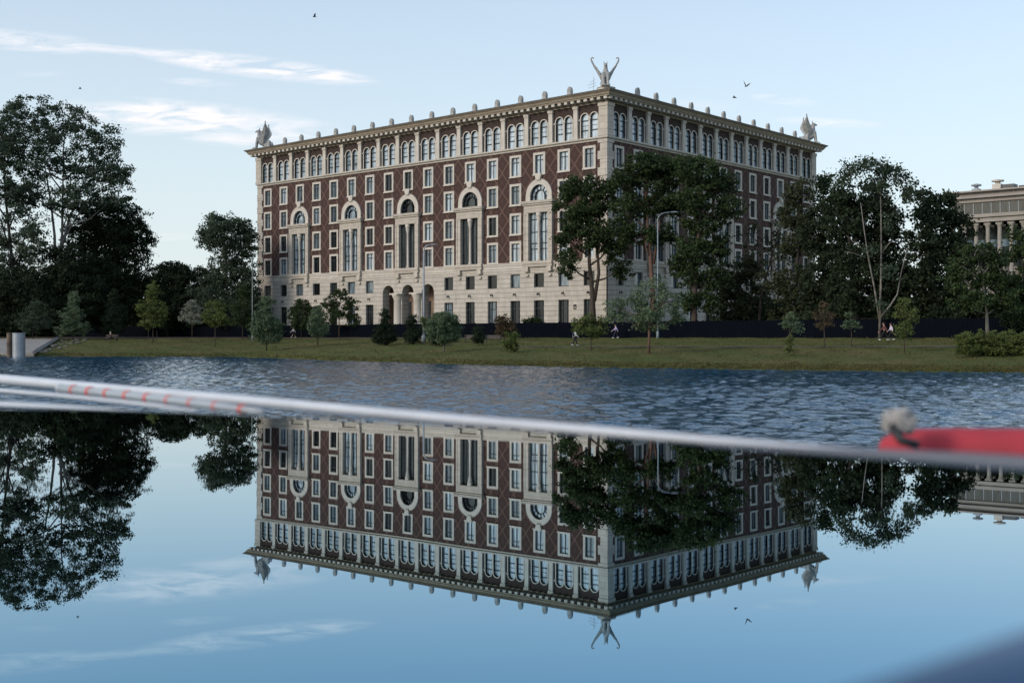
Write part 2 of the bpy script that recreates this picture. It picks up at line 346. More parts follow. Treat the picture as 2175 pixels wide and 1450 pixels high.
nr, ncol = len(kc), len(dc); V = np.stack([WX, WY, WZ], -1).reshape(-1, 3)
idx = np.arange(nr * ncol).reshape(nr, ncol); Q = np.stack([idx[:-1, :-1], idx[1:, :-1], idx[1:, 1:], idx[:-1, 1:]], -1).reshape(-1, 4)
nv = len(V); V = np.concatenate([V, [(-1500, -400, -.3), (1500, -400, -.3), (1500, 420, -.3), (-1500, 420, -.3)]]); Q = np.concatenate([Q, [[nv, nv + 1, nv + 2, nv + 3]]])
me = bpy.data.meshes.new('water'); me.vertices.add(len(V)); me.vertices.foreach_set('co', V.astype(np.float32).ravel())
me.loops.add(4 * len(Q)); me.loops.foreach_set('vertex_index', Q.astype(np.int32).ravel()); me.polygons.add(len(Q))
me.polygons.foreach_set('loop_start', np.arange(0, 4 * len(Q), 4, dtype=np.int32)); me.polygons.foreach_set('loop_total', np.full(len(Q), 4, np.int32))
me.polygons.foreach_set('use_smooth', [True] * len(Q)); me.update(); me.materials.append(watermat())
wt = link(bpy.data.objects.new('water', me)); wt['kind'] = 'structure'

# ------------------------------------------------------------------ the main building (local x along the left facade, local y outward from it)
TH = .719; ca, sa = math.cos(TH), math.sin(TH)
D0 = 160.0; CXB = (1289 - CX) / F * D0
WL, WR = 77.1, 59.9
BL = [2.947 + 4.465 * (17 - k) for k in range(1, 18)]          # bay centres along the left facade, bay 1 is the far left one
BR = [2.77 + 4.53 * i for i in range(13)]
bld = empty('brick_building', (CXB, D0, 0)); bld.rotation_euler = (0, 0, math.atan2(sa, -ca))
tag(bld, 'large dark brick block with pale stone trim, arcaded top storey and heavy cornice', 'building')
BM = Matrix.Translation((CXB, D0, 0)) @ Matrix.Rotation(math.atan2(sa, -ca), 4, 'Z')
RX = R(90)
def place(o, side, s=0):
    o.parent = bld
    if side == 0: o.location = (s, 0, 0)
    else: o.location = (0, -s, 0); o.rotation_euler = (0, 0, RX)
    return o
Z0, ZB, ZS, ZT = 2.2, 13.17, 29.35, 34.3
R1 = [(25.57, 28.59), (21.46, 24.35), (17.23, 20.2), (13.2, 16.05)]
FW = 1.04                                                       # half width of a framed window opening in the wall
AL = [3, 6, 9, 12, 15]; AR = [3, 7, 11]
def wall_grid(mb, x0, x1, z0, z1, holes, y):
    xs = sorted({round(v, 4) for v in [x0, x1] + [h[0] for h in holes] + [h[1] for h in holes] if x0 <= v <= x1})
    zs = sorted({round(v, 4) for v in [z0, z1] + [h[2] for h in holes] + [h[3] for h in holes] if z0 <= v <= z1})
    for i in range(len(xs) - 1):
        for j in range(len(zs) - 1):
            cx, cz = (xs[i] + xs[i + 1]) / 2, (zs[j] + zs[j + 1]) / 2
            if any(h[0] < cx < h[1] and h[2] < cz < h[3] for h in holes): continue
            mb.quad((xs[i], y, zs[j]), (xs[i], y, zs[j + 1]), (xs[i + 1], y, zs[j + 1]), (xs[i + 1], y, zs[j]))
def arch_fill(mb, x0, x1, z1, cx, r, zs, y, n=12):             # the wall above an arch, up to z1 and out to x0, x1
    pts = [(cx - r * math.cos(math.pi * i / n), zs + r * math.sin(math.pi * i / n)) for i in range(n + 1)]
    for i in range(n):
        (ax, az), (bx, bz) = pts[i], pts[i + 1]
        mb.quad((ax, y, az), (ax, y, z1), (bx, y, z1), (bx, y, bz))
    if cx - r > x0 + 1e-4: mb.quad((x0, y, zs), (x0, y, z1), (cx - r, y, z1), (cx - r, y, zs))
    if x1 > cx + r + 1e-4: mb.quad((cx + r, y, zs), (cx + r, y, z1), (x1, y, z1), (x1, y, zs))
def arch_ring(mb, cx, ri, ro, zs, y0, y1, legs=None, n=16):    # stone ring with reveals between y0 (back) and y1 (front)
    P = [(cx - ri * math.cos(math.pi * i / n), zs + ri * math.sin(math.pi * i / n)) for i in range(n + 1)]
    Q = [(cx - ro * math.cos(math.pi * i / n), zs + ro * math.sin(math.pi * i / n)) for i in range(n + 1)]
    if legs is not None: P = [(cx - ri, legs)] + P + [(cx + ri, legs)]; Q = [(cx - ro, legs)] + Q + [(cx + ro, legs)]
    m = len(P)
    for i in range(m - 1):
        a, b, c, d = P[i], P[i + 1], Q[i + 1], Q[i]
        mb.quad((a[0], y1, a[1]), (d[0], y1, d[1]), (c[0], y1, c[1]), (b[0], y1, b[1]))
        mb.quad((a[0], y0, a[1]), (a[0], y1, a[1]), (b[0], y1, b[1]), (b[0], y0, b[1]))
        mb.quad((d[0], y1, d[1]), (d[0], 0, d[1]), (c[0], 0, c[1]), (c[0], y1, c[1]))
def arch_pane(mb, cx, r, zs, z0, y, n=12):
    pts = [(cx - r, z0)] + [(cx - r * math.cos(math.pi * i / n), zs + r * math.sin(math.pi * i / n)) for i in range(n + 1)] + [(cx + r, z0)]
    mb.add([(x, y, z) for x, z in pts], [tuple(range(len(pts)))])
protos = {}
def put(kind, make, side, s, z=0, pane=None):
    if kind not in protos: o = make(); protos[kind] = o
    else:
        o = copy_tree(protos[kind])
    place(o, side, s); o.location.z = z
    if pane:
        for ch in o.children:
            if ch.name.startswith('pane'):
                ch.material_slots[0].link = 'OBJECT'; ch.material_slots[0].material = pane
    return o
PORT = [8, 9, 10]
for side, (W, B, A) in enumerate(((WL, BL, AL), (WR, BR, AR))):
    sg = 1 if side == 0 else -1
    X0, X1 = (0, W) if side == 0 else (-W, 0)
    S = [sg * s for s in B]
    # stone base
    holes = []; mbase = MB(); yb = .12
    for i, x in enumerate(S):
        if side == 0 and i + 1 in PORT: continue
        holes.append((x - .95, x + .95, 9.52, 11.52)); holes.append((x - .95, x + .95, 4.3, 7.7))
    if side == 0:
        for b in PORT: x = S[b - 1]; holes.append((x - 1.35, x + 1.35, Z0, 10.8))
    wall_grid(mbase, X0, X1, Z0, 12.0, holes, yb)
    if side == 0:
        for b in PORT: x = S[b - 1]; arch_fill(mbase, x - 1.35, x + 1.35, 10.8, x, 1.3, 9.35, yb)
    place(mbase.obj('stone_base', M['base']), side)
    # brick storeys
    holes = []; mw = MB()
    for i, x in enumerate(S):
        for r, (a, b) in enumerate(R1):
            if i + 1 in A and r > 0: continue
            holes.append((x - FW, x + FW, a, b))
        if i + 1 in A: holes += [(x - 2.4, x + 2.4, 21.8, 24.9), (x - 1.9, x + 1.9, ZB, 20.1)]
    wall_grid(mw, X0, X1, ZB - .1, ZS, holes, 0)
    for i, x in enumerate(S):
        if i + 1 in A: arch_fill(mw, x - 2.4, x + 2.4, 24.9, x, 2.3, 22.5, 0, 16)
    place(mw.obj('brick_wall', M['brick']), side)
    # top storey
    mt = MB(); holes = [(x - 1.58, x + 1.58, ZS, 33.4) for x in S]
    wall_grid(mt, X0, X1, ZS, 34.6, holes, -.02)
    for x in S:
        for c in (x - .8, x + .8): arch_fill(mt, c - .78 if c < x else c - .8, c + .8 if c < x else c + .78, 33.4, c, .74, 32.45, -.02)
    place(mt.obj('top_storey_wall', M['brick_top']), side)
    # pilasters of the top storey, with base and capital
    for j in range(len(B) - 1):
        def mkp():
            pil = MB()
            pil.box(-.36, .36, 0, .32, 30.0, 33.85); pil.box(-.46, .46, 0, .42, 33.85, 34.22); pil.box(-.44, .44, 0, .4, 29.7, 30.0)
            pil.box(-.56, -.36, 0, .13, 32.21, 32.35); pil.box(.36, .56, 0, .14, 32.2, 32.36)
            return pil.obj('pilaster', M['trim'])
        put('pilaster', mkp, side, (B[j] + B[j + 1]) / 2)
# corner piers and quoins (all four corners of the block)
def corner(cx, cy, dx, dy):
    q = MB()
    def cb(r, p, z0, z1):   # r reach along both faces, p projection
        xs = sorted((cx - dx * p, cx + dx * r)); ys = sorted((cy - dy * p, cy + dy * r)); q.box(xs[0], xs[1], ys[0], ys[1], z0, z1)
    cb(1.12, .36, 29.8, 33.75); cb(1.22, .46, 33.75, 34.24); cb(1.2, .42, 29.62, 29.95)
    z = ZB; i = 0
    while z < 29.1:
        cb(1.05 if i % 2 else 1.42, .16 if i % 2 else .2, z + .004, min(z + 1.12, 29.2)); z += 1.12; i += 1
    return q
for j, (cx_, cy_, dx, dy) in enumerate(((0, 0, 1, -1), (WL, 0, -1, -1), (0, -WR, 1, 1))):
    o = corner(cx_, cy_, dx, dy).obj('corner_pier', M['pier'], bld)
# sweeps round the block
def sweep(prof, name, m):
    s = MB(); n = len(prof)
    cs = [(0, 0, -1, 1), (WL, 0, 1, 1), (WL, -WR, 1, -1), (0, -WR, -1, -1)]
    for (x, y, a, b) in cs:
        for o, z in prof: s.v.append((x + a * o, y + b * o, z))
    for c in range(4):
        for i in range(n - 1):
            d = (c + 1) % 4; s.f.append((c * n + i, c * n + i + 1, d * n + i + 1, d * n + i))
    return fixn(s.obj(name, m, bld))
sweep([(.12, 12.0), (.2, 12.0), (.2, 12.25), (.26, 12.3), (.26, 12.72), (.34, 12.76), (.36, 13.0), (.42, 13.05), (.42, 13.16), (0, 13.2)], 'belt_course', M['trim'])
sweep([(.0, 29.15), (.14, 29.18), (.16, 29.36), (.4, 29.46), (.44, 29.62), (.40, 29.68), (0, 29.72)], 'string_course', M['trim'])
sweep([(0, 34.24), (.16, 34.24), (.2, 34.42), (.42, 34.5), (.42, 34.86), (1.28, 34.86), (1.3, 34.98), (1.42, 35.06), (1.52, 35.28), (1.74, 35.46), (1.83, 35.5), (1.83, 35.58)], 'cornice', M['cornice'])
sweep([(1.83, 35.56), (1.9, 35.57), (1.9, 35.66), (1.2, 35.74), (-9, 36.9)], 'roof', M['roof'])
rf = MB(); rf.box(9, WL - 9, -WR + 9, -9, 36.0, 36.93); rf.obj('roof', M['roof'], bld)
md = MB()
for side, (W, B) in enumerate(((WL, BL), (WR, BR))):
    p = (B[0] - B[1]) if side == 0 else 4.53
    p = abs(p) / 4; nmod = int((W + .9) / p)
    for i in range(nmod + 1):
        s = -.6 + i * (W + 1.2) / nmod
        if side == 0: md.box(s - .27, s + .27, .425, 1.2, 34.5, 34.857)
        else: md.box(-1.2, -.425, -s - .27, -s + .27, 34.5, 34.857)
md.obj('cornice_brackets', M['trim'], bld)
# back walls
bk = MB(); bk.quad((WL, 0, Z0), (WL, -WR, Z0), (WL, -WR, 34.6), (WL, 0, 34.6)); bk.quad((WL, -WR, Z0), (0, -WR, Z0), (0, -WR, 34.6), (WL, -WR, 34.6))
bk.obj('rear_wall', M['brick_top'], bld)
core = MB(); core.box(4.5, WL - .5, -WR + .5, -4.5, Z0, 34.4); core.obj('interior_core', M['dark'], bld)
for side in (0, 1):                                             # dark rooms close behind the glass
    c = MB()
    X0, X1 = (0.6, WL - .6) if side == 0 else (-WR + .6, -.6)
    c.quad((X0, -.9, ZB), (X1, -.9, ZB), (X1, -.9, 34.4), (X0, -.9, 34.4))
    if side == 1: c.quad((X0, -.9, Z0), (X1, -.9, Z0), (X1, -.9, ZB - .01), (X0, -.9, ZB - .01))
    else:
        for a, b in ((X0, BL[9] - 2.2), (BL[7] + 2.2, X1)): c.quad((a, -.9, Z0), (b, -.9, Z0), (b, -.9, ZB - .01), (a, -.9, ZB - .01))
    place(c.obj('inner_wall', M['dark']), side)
# ---- window kinds, each built once and then copied
def framed(name, hw, z0, z1, fo, ft, pane_m, bars, proj=.1, back=-.28, sill=True):
    h = z1 - z0; f = MB()
    if fo:
        f.box(-hw - fo, -hw + ft, back, proj, z0, z1 - ft); f.box(hw - ft, hw + fo, back, proj, z0, z1 - ft)
        f.box(-hw - fo, hw + fo, back, proj, z1 - ft, z1 + fo)
        if sill: f.box(-hw - fo - .06, hw + fo + .06, back, proj + .12, z0 - .16, z0 - .001); f.box(-hw + ft, hw - ft, back, proj - .02, z0, z0 + .14)
    else:
        for a, b in ((-hw - .02, -hw + ft), (hw - ft, hw + .02)): f.box(a, b, back, proj, z0, z1)
        f.box(-hw + ft, hw - ft, back, proj, z1 - ft, z1 + .02); f.box(-hw + ft, hw - ft, back, proj, z0 - .02, z0 + ft)
    p = MB(); g0, g1 = -hw + ft, hw - ft; p.quad((g0, back + .04, z0), (g0, back + .04, z1 - ft), (g1, back + .04, z1 - ft), (g1, back + .04, z0))
    b = MB(); yb0, yb1 = back + .05, back + .13
    for x in bars[0]: b.box(x - .045, x + .045, yb0, yb1, z0 + .07, z1 - ft - .07)
    for z in bars[1]: b.box(g0 + .07, g1 - .07, yb0 + .003, yb1 + .01, z0 + z * h - .05, z0 + z * h + .05)
    b.box(g0, g0 + .07, yb0, yb1, z0, z1 - ft); b.box(g1 - .07, g1, yb0, yb1, z0, z1 - ft); b.box(g0 + .07, g1 - .07, yb0, yb1, z1 - ft - .08, z1 - ft); b.box(g0 + .07, g1 - .07, yb0, yb1, z0, z0 + .12)
    r = f.obj(name, M['trim'] if fo else M['base'])
    p.obj('pane', pane_m, r); b.obj('glazing_bars', M['mull'], r)
    return r
def pairwin():
    f = MB(); p = MB(); b = MB()
    for c in (-.8, .8):
        arch_ring(f, c, .655, .795, 32.45, -.3, .08)
        arch_pane(p, c, .655, 32.45, 29.72, -.26)
        b.box(c - .64, c + .64, -.25, -.17, 32.1, 32.24); b.box(c - .64, c + .64, -.25, -.17, 30.75, 30.89); b.box(c - .64, c + .64, -.25, -.2, 31.45, 31.5)
        arch_ring(b, c, .60, .655, 32.45, -.25, -.18, 29.72)
    f.box(-.145, .145, -.3, .08, 29.725, 32.45); f.box(-1.61, -1.455, -.3, .08, 29.725, 32.45); f.box(1.455, 1.61, -.3, .08, 29.725, 32.45)
    f.box(-.22, .22, -.1, .14, 32.3, 32.5); f.box(-1.68, -1.42, -.1, .14, 32.25, 32.42); f.box(1.42, 1.68, -.1, .14, 32.25, 32.42)
    r = f.obj('arched_window', M['trim']); p.obj('pane', M['glass_sky'], r); b.obj('glazing_bars', M['mull'], r); return r
def fanwin():
    f = MB(); p = MB(); b = MB()
    arch_ring(f, 0, 1.6, 2.4, 22.5, -.35, .22, 21.82, 24)
    f.prism([(-.35, 24.7), (.35, 24.7), (.55, 25.4), (.55, 25.66), (-.55, 25.66), (-.55, 25.4)], -.1, .4)
    arch_pane(p, 0, 1.6, 22.5, 21.82, -.3, 20)
    arch_ring(b, 0, 1.5, 1.6, 22.5, -.29, -.18, 21.82, 20); arch_ring(b, 0, .78, .88, 22.5, -.29, -.18, 21.82, 14)
    for i in range(1, 6):
        a = math.pi * i / 6; b.tube([(.85 * math.cos(a), -.23, 22.5 + .85 * math.sin(a)), (1.55 * math.cos(a), -.23, 22.5 + 1.55 * math.sin(a))], .05, 6)
    b.box(-1.5, -.85, -.28, -.2, 22.4, 22.5); b.box(.85, 1.5, -.28, -.2, 22.4, 22.5)
    r = f.obj('fanlight_window', M['trim']); p.obj('pane', M['glass_sky'], r); b.obj('glazing_bars', M['mull'], r); return r
def tallwin():
    f = MB(); p = MB(); b = MB()
    f.box(-2.95, 2.95, -.1, .78, 21.45, 21.8); f.box(-2.8, 2.8, -.1, .6, 21.2, 21.45)
    f.box(-2.62, 2.62, -.3, .4, 20.1, 21.2); f.box(-2.1, 2.1, .403, .46, 20.15, 20.5)
    for s in (-1, 1):
        x = sorted((s * 1.78, s * 2.62)); f.box(x[0], x[1], -.3, .4, 13.2, 20.1)
        x = sorted((s * 2.35, s * 2.62)); f.box(x[0], x[1], .403, .46, 13.2, 20.1)
    f.box(-2.75, 2.75, .02, .72, 12.85, 13.24); f.box(-2.7, 2.7, .3, .6, 12.45, 12.85)
    for s in (-1, 1):
        x = sorted((s * 1.7, s * 2.5)); f.box(x[0], x[1], .14, .58, 11.75, 12.44); f.box(x[0] + .12, x[1] - .12, .14, .38, 11.1, 11.4)
    p.quad((-1.78, -.2, 13.3), (-1.78, -.2, 20.1), (1.78, -.2, 20.1), (1.78, -.2, 13.3))
    for x in (-1.7, -1.0, 1.0, 1.7, -.33, .33): b.box(x - .04, x + .04, -.19, -.1, 13.25, 20.1)
    for z in (19.2, 17.4, 15.8, 15.0): b.box(-1.72, 1.72, -.185, -.08, z - .06, z + .06)
    c = MB(); c.lathe((0, .1, 0), [(.3, 13.25), (.3, 13.5), (.19, 13.6), (.18, 18.6), (.22, 18.7), (.2, 18.8), (.34, 19.3), (.3, 19.45), (.42, 19.6), (.42, 20.1)], 14)
    r = f.obj('tall_window', M['pier']); p.obj('pane', M['glass'], r); b.obj('glazing_bars', M['mull'], r); c.obj('column', M['trim'], r, True); return r
rw = random.Random(11)
for side, (B, A) in enumerate(((BL, AL), (BR, AR))):
    for i, s in enumerate(B):
        k = i + 1
        put('arched', pairwin, side, s)
        dz = R1[0][0]
        for r, (a, b) in enumerate(R1):
            if k in A and r: continue
            pr = {0: .75, 1: .6, 2: .5, 3: .35}[r] * (1.1 if side or k > 11 else .8 if k < 5 else .6)  # higher rows get paler panes more often, imitating reflected sky
            put('win', lambda: framed('window', FW, 25.57, 28.59, .06, .28, M['glass'], ([0], [.68])), side, s, a - 25.57 + (b - a - 3.02) * 0, M['glass_sky'] if rw.random() < pr * .55 else M['glass'] if rw.random() < pr + .15 else M['glass_dark'])
        if k in A:
            put('fan', fanwin, side, s, 0, M['glass_sky'] if k not in (9, 12) else M['glass_dark'])
            put('tall', tallwin, side, s, 0, (M['glass_sky'] if k in (3, 6, 15) else M['glass_dark']) if side == 0 else M['glass'])
        if not (side == 0 and k in PORT):
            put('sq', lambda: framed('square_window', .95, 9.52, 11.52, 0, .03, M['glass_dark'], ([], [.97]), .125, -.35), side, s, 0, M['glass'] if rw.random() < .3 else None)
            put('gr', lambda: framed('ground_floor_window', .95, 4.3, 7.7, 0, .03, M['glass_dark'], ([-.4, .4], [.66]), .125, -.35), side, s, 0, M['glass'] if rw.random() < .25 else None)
            def wl():
                q = MB(); q.box(-.07, .07, .123, .2, 8.45, 8.75); q.tube([(0, .2, 8.6), (0, .4, 8.72), (0, .5, 8.65)], .035, 6); q.lathe((0, .5, 8.38), [(.06, 0), (.13, .06), (.1, .3)], 8)
                return q.obj('wall_lamp', M['dark'])
            if i % 1 == 0: put('wl', wl, side, s)
# antefixes along the eaves
def antefix():
    q = MB(); pts = [(-.30, 0), (-.37, .25)] + [(-.38 * math.cos(math.pi * i / 12), .5 + .62 * math.sin(math.pi * i / 12)) for i in range(13)] + [(.37, .25), (.30, 0)]
    q.prism(pts, -.18, .18)
    pts2 = [(x * .7, .1 + z * .78) for x, z in pts]; q.prism(pts2, .18, .24); q.box(-.45, .45, -.26, .28, -.02, .1)
    return fixn(q.obj('antefix', M['gray_stone']))
for side, B in enumerate((BL, BR)):
    for i in range(len(B) - 1):
        o = put('ante', antefix, side, (B[i] + B[i + 1]) / 2, 35.66)
        if side == 0: o.location.y = 1.5
        else: o.location.x = -1.5
# portico behind the three arches
pt = MB(); xa, xb = BL[9] - 2.1, BL[7] + 2.1
pt.quad((xa, -4, Z0), (xa, -4, 12), (xb, -4, 12), (xb, -4, Z0)); pt.quad((xa, -4, Z0), (xa, .1, Z0), (xa, .1, 12), (xa, -4, 12)); pt.quad((xb, .1, Z0), (xb, -4, Z0), (xb, -4, 12), (xb, .1, 12)); pt.quad((xa, .1, 10.9), (xb, .1, 10.9), (xb, -4, 10.9), (xa, -4, 10.9))
pt.quad((xa, .1, 2.6), (xa, -4, 2.6), (xb, -4, 2.6), (xb, .1, 2.6))
pt.obj('portico', M['interior'], bld)
pc = MB()
for s in BL[7:10]:
    arch_ring(pc, s, 1.3, 1.34, 9.35, -1.3, .16, Z0)
pc.obj('arch_reveals', M['base'], bld)
dr = MB()
for s in BL[7:10]: dr.box(s - 1.0, s + 1.0, -3.98, -3.9, 2.6, 8.2)
dr.obj('portico_doors', M['mull'], bld)
for a, b in ((7, 8), (8, 9)):
    x = (BL[a] + BL[b]) / 2; q = MB(); q.lathe((x, .05, 0), [(1.0, 2.3), (1.0, 2.9), (.76, 3.1), (.72, 8.3), (.8, 8.4), (.78, 8.5), (1.0, 8.85), (1.05, 9.1), (1.05, 9.3)], 20); q.box(x - 1.08, x + 1.08, -.9, 1.0, 9.1, 9.35)
    q.obj('portico_column', M['trim'], bld, True)
# house number plate by the corner
sg_ = MB(); sx = (BL[15] + BL[16]) / 2 + .2; sg_.box(sx - .25, sx + .25, .125, .17, 6.3, 6.95); nb = sg_.obj('number_plate', M['fence'], bld)
sg_ = MB()
for dx in (-.1, .1): sg_.box(sx + dx - .045, sx + dx + .045, .171, .176, 6.42, 6.72)
sg_.obj('number', M['trim'], nb)
# ---- griffins on the roof
def griffin_mesh():
    q = MB()
    q.tube([(1.5, .3, 2.0), (1.75, .32, 1.1), (1.85, .32, .35)], [.34, .22, .2], 10); q.ell((2.1, .32, .3), (.42, .2, .16))
    q.tube([(1.5, -.3, 2.0), (1.75, -.32, 1.1), (1.85, -.32, .35)], [.34, .22, .2], 10); q.ell((2.1, -.32, .3), (.42, .2, .16))
    q.tube([(1.35, 0, 2.45), (1.3, 0, 1.9), (.9, 0, 1.4), (.2, 0, 1.05), (-.4, 0, .8)], [.36, .56, .6, .56, .62], 12)
    for s in (1, -1): q.ell((-.35, .38 * s, .72), (.72, .3, .55)); q.ell((.35, .45 * s, .3), (.55, .18, .15))
    q.tube([(1.3, 0, 2.1), (1.38, 0, 2.7), (1.42, 0, 3.05)], [.42, .3, .26], 10)
    q.ell((1.45, 0, 3.12), (.36, .27, .3)); q.tube([(1.6, 0, 3.12), (1.95, 0, 3.08), (2.05, 0, 2.9)], [.2, .12, .04], 8)
    for s in (1, -1): q.tube([(1.25, .16 * s, 3.25), (1.2, .26 * s, 3.75)], [.12, .04], 6)
    q.tube([(1.05, 0, 3.2), (.95, 0, 2.6), (.9, 0, 2.1)], [.12, .14, .1], 6)
    q.tube([(-.9, 0, .6), (-1.15, 0, .9), (-1.0, .1, 1.25), (-.7, .1, 1.25), (-.72, .1, 1.0)], [.16, .15, .14, .12, .14], 8)
    rows = [(1.1, .15, .85, .40), (1.6, -.15, 1.08, .58), (2.1, -.48, 1.12, .84), (2.6, -.80, .95, 1.12), (3.05, -.78, .66, 1.40), (3.45, -.58, .42, 1.66), (3.8, -.36, .24, 1.86), (4.1, -.2, .1, 1.98)]
    for s in (1, -1):
        vs = []
        for z, xa_, xb_, y in rows:
            th_ = .30 if z < 2.2 else .24 if z < 3.2 else .16; xm = (xa_ + xb_) / 2
            for x_, o_ in ((xa_, 0), (xm, -th_), (xb_, 0), (xm, th_)): vs.append((x_, s * (y + o_ + (.03 if x_ == xb_ else 0)), z))
        m_ = len(rows); fs = [(4 * r_ + k_, 4 * r_ + (k_ + 1) % 4, 4 * r_ + 4 + (k_ + 1) % 4, 4 * r_ + 4 + k_) for r_ in range(m_ - 1) for k_ in range(4)] + [(3, 2, 1, 0), (4 * m_ - 4, 4 * m_ - 3, 4 * m_ - 2, 4 * m_ - 1)]
        q.add(vs, fs)
        q.tube([(-.05, s * 1.9, 3.85), (-.06, s * 2.02, 4.2), (-.06, s * 1.98, 4.42), (-.06, s * 1.82, 4.52), (-.06, s * 1.68, 4.44), (-.06, s * 1.68, 4.3)], [.14, .12, .11, .1, .09, .06], 8)
    q.box(-1.25, 2.55, -.62, .62, 0, .22)
    o = q.obj('griffin_raw', M['gray_stone']); fixn(o)
    md = o.modifiers.new('r', 'REMESH'); md.mode = 'VOXEL'; md.voxel_size = .06
    bpy.context.view_layer.update()
    me = bpy.data.meshes.new_from_object(o.evaluated_get(bpy.context.evaluated_depsgraph_get())); me.name = 'griffin'
    if not me.materials: me.materials.append(M['gray_stone'])
    me.polygons.foreach_set('use_smooth', [True] * len(me.polygons))
    bpy.data.objects.remove(o); return me
gm = griffin_mesh()
GL = [((.05, .25), 'stone griffin facing the water on the near corner, both wings raised in a V', (0, -1), 36.25, (1, 1.0)),
      ((WL - .4, -.4), 'stone griffin on the far left roof corner, facing left', (-1, -.05), 35.72, (.98, 1.08)),
      ((.4, -WR + .4), 'stone griffin on the far right roof corner, facing right', (1, -.1), 35.72, (.98, 1.12))]
for (lx, ly), lab, fd, z, (sx_, sz_) in GL:
    p = BM @ Vector((lx, ly, z)); o = bpy.data.objects.new('griffin_statue', gm); C.objects.link(o)
    a = math.atan2(fd[1], fd[0]); o.rotation_euler = (0, 0, a)
    off = Vector((math.cos(a), math.sin(a), 0)) * (-.9)
    o.location = p + off * (1 if fd[0] == 0 else .9); o.scale = (sx_ if fd[0] else .8, sx_ if fd[0] else .93, sz_ if fd[0] else .93)
    tag(o, lab, 'statue', 'griffins on the roof corners')
q = MB(); q.lathe((0, 0, 0), [(1.75, 35.6), (1.75, 35.85), (1.2, 35.95), (1.15, 36.15), (1.3, 36.25)], 24)
o = q.obj('pedestal', M['trim'], bld); o.location = (.45, -.45, 0)
# small antenna by the near statue
q = MB(); q.tube([(0, 0, 0), (0, 0, 2.3)], .03, 6)
for z, l in ((1.0, .7), (1.4, .8), (1.8, .5)): q.tube([(-l, 0, z - .25), (l * .5, 0, z + .15)], .022, 6)
o = q.obj('roof_antenna', M['lampmetal']); o.location = BM @ Vector((2.4, -.2, 35.7)); tag(o, 'thin bare antenna beside the near corner griffin', 'antenna')

# ------------------------------------------------------------------ colonnaded building on the right
D2 = 262.0
def facade_pt(u, Y0, k0):  # line parallel to the left facade
    return None
b2 = empty('colonnaded_building', ((2015 - CX) / F * 275, 275, 0)); b2.rotation_euler = (0, 0, math.atan2(sa, -ca))
tag(b2, 'pale building with a row of columns under a glazed top floor at the right edge', 'building')
# local x runs left (away), so the visible front spans negative x from its left corner
def z2(y, u):
    X, Y = col_xy(u); return EYE + (HZ - y) / F * Y
def col_xy(u):
    k = (u - CX) / F; x0, y0 = b2.location.x, b2.location.y
    t = (x0 - k * y0) / (k * sa + ca)          # point = b2 + (-t)*a ; a=(-ca,sa) -> x0+t*ca, y0 - t*sa
    t = (k * y0 - x0) / (ca + k * sa); return x0 + t * ca, y0 - t * sa
cream = mat('cream_plaster', (.32, .295, .26), .85, noise=(.26, .24, .21), nscale=.3); M2g = mat('grey_parapet', (.34, .31, .28), .85, noise=(.28, .25, .23), nscale=.4)
H = lambda y, u: z2(y, u)
ztop = H(413, 2020); zg1 = H(433, 2030); zg0 = H(458, 2060); ze0 = H(474, 2070)
s = MB(); s.box(-75, 0, -30, 0, zg1, ztop); s.box(-75, .3, -30, 1.2, ztop, ztop + .35); s.box(-75, .6, -30, .9, zg1 + .9, zg1 + 1.3)
s.obj('parapet', M2g, b2)
s = MB(); s.box(-75, -.4, -30, -.6, zg0, zg1); gt = s.obj('glazed_top_floor', M['glass_dark'], b2)
s = MB()
for i in range(38): s.box(-i * 2 - 1.6, -i * 2 - 1.45, -.6, -.5, zg0, zg1)
s.box(-75, -1.2, -.56, -.47, zg0, zg0 + .12); s.obj('glazing_bars', M['lampmetal'], gt)
s = MB(); s.box(-75, .3, -30, 1.2, ze0, zg0); s.box(-75, .6, -30, 1.7, zg0 - .7, zg0 + .05); s.box(-75, .5, -30, 1.45, ze0, ze0 + .5); s.obj('entablature', cream, b2)
s = MB(); s.box(-75, -1, -30, -3.2, 2.2, ze0); s.obj('rear_wall', M['glass_dark'], b2)
s = MB(); zb1, zb0 = H(507, 2100), H(523, 2100); s.box(-75, -1, -3.2, -3.0, zb0, zb1); s.obj('blue_spandrel', mat('blue_grey_panel', (.12, .19, .24), .6), b2)
s = MB(); s.box(-75, -1, -3.2, -2.8, 2.2, H(566, 2100)); s.obj('lower_wall', cream, b2)
colp = 2.62
for i in range(22):
    s = MB(); x = -1.2 - i * colp; s.lathe((x, .2, 0), [(.6, 8), (.52, 9), (.50, 20), (.46, ze0 - 1.3), (.62, ze0 - .9), (.7, ze0 - .6)], 14); s.box(x - .72, x + .72, -.5, .92, ze0 - .62, ze0 - .003)
    s.box(x - .8, x + .8, -.6, 1.0, 2.2, 8)
    s.obj('column', cream, b2, False)
def rooftop(u, w, h, m, name, lab, hat=None):
    X, Y = col_xy(u); t = (X - b2.location.x) / ca; q = MB(); q.box(-w / 2, w / 2, -w / 2, w / 2, 0, h)
    if hat: q.lathe((0, 0, 0), [(w * .3, h), (w * .3, h + hat), (w * .72, h + hat + .1), (w * .72, h + hat + .4), (w * .2, h + hat + .6)], 12)
    o = q.obj(name, m); o.location = (b2.matrix_basis @ Vector((-t, -3.5, ztop + .3))); o.rotation_euler = b2.rotation_euler
    tag(o, lab, 'roof vent'); return o
rooftop(2062, 1.6, .9, M['lampmetal'], 'roof_vent', 'small stepped vent on the roof of the colonnaded building', .6)
rooftop(2108, 1.9, 1.6, M['trim'], 'roof_vent', 'white capped ventilation stack on the colonnaded building', .5)
rooftop(2134, 2.6, 1.3, M['roof'], 'roof_box', 'low dark box on the roof of the colonnaded building')
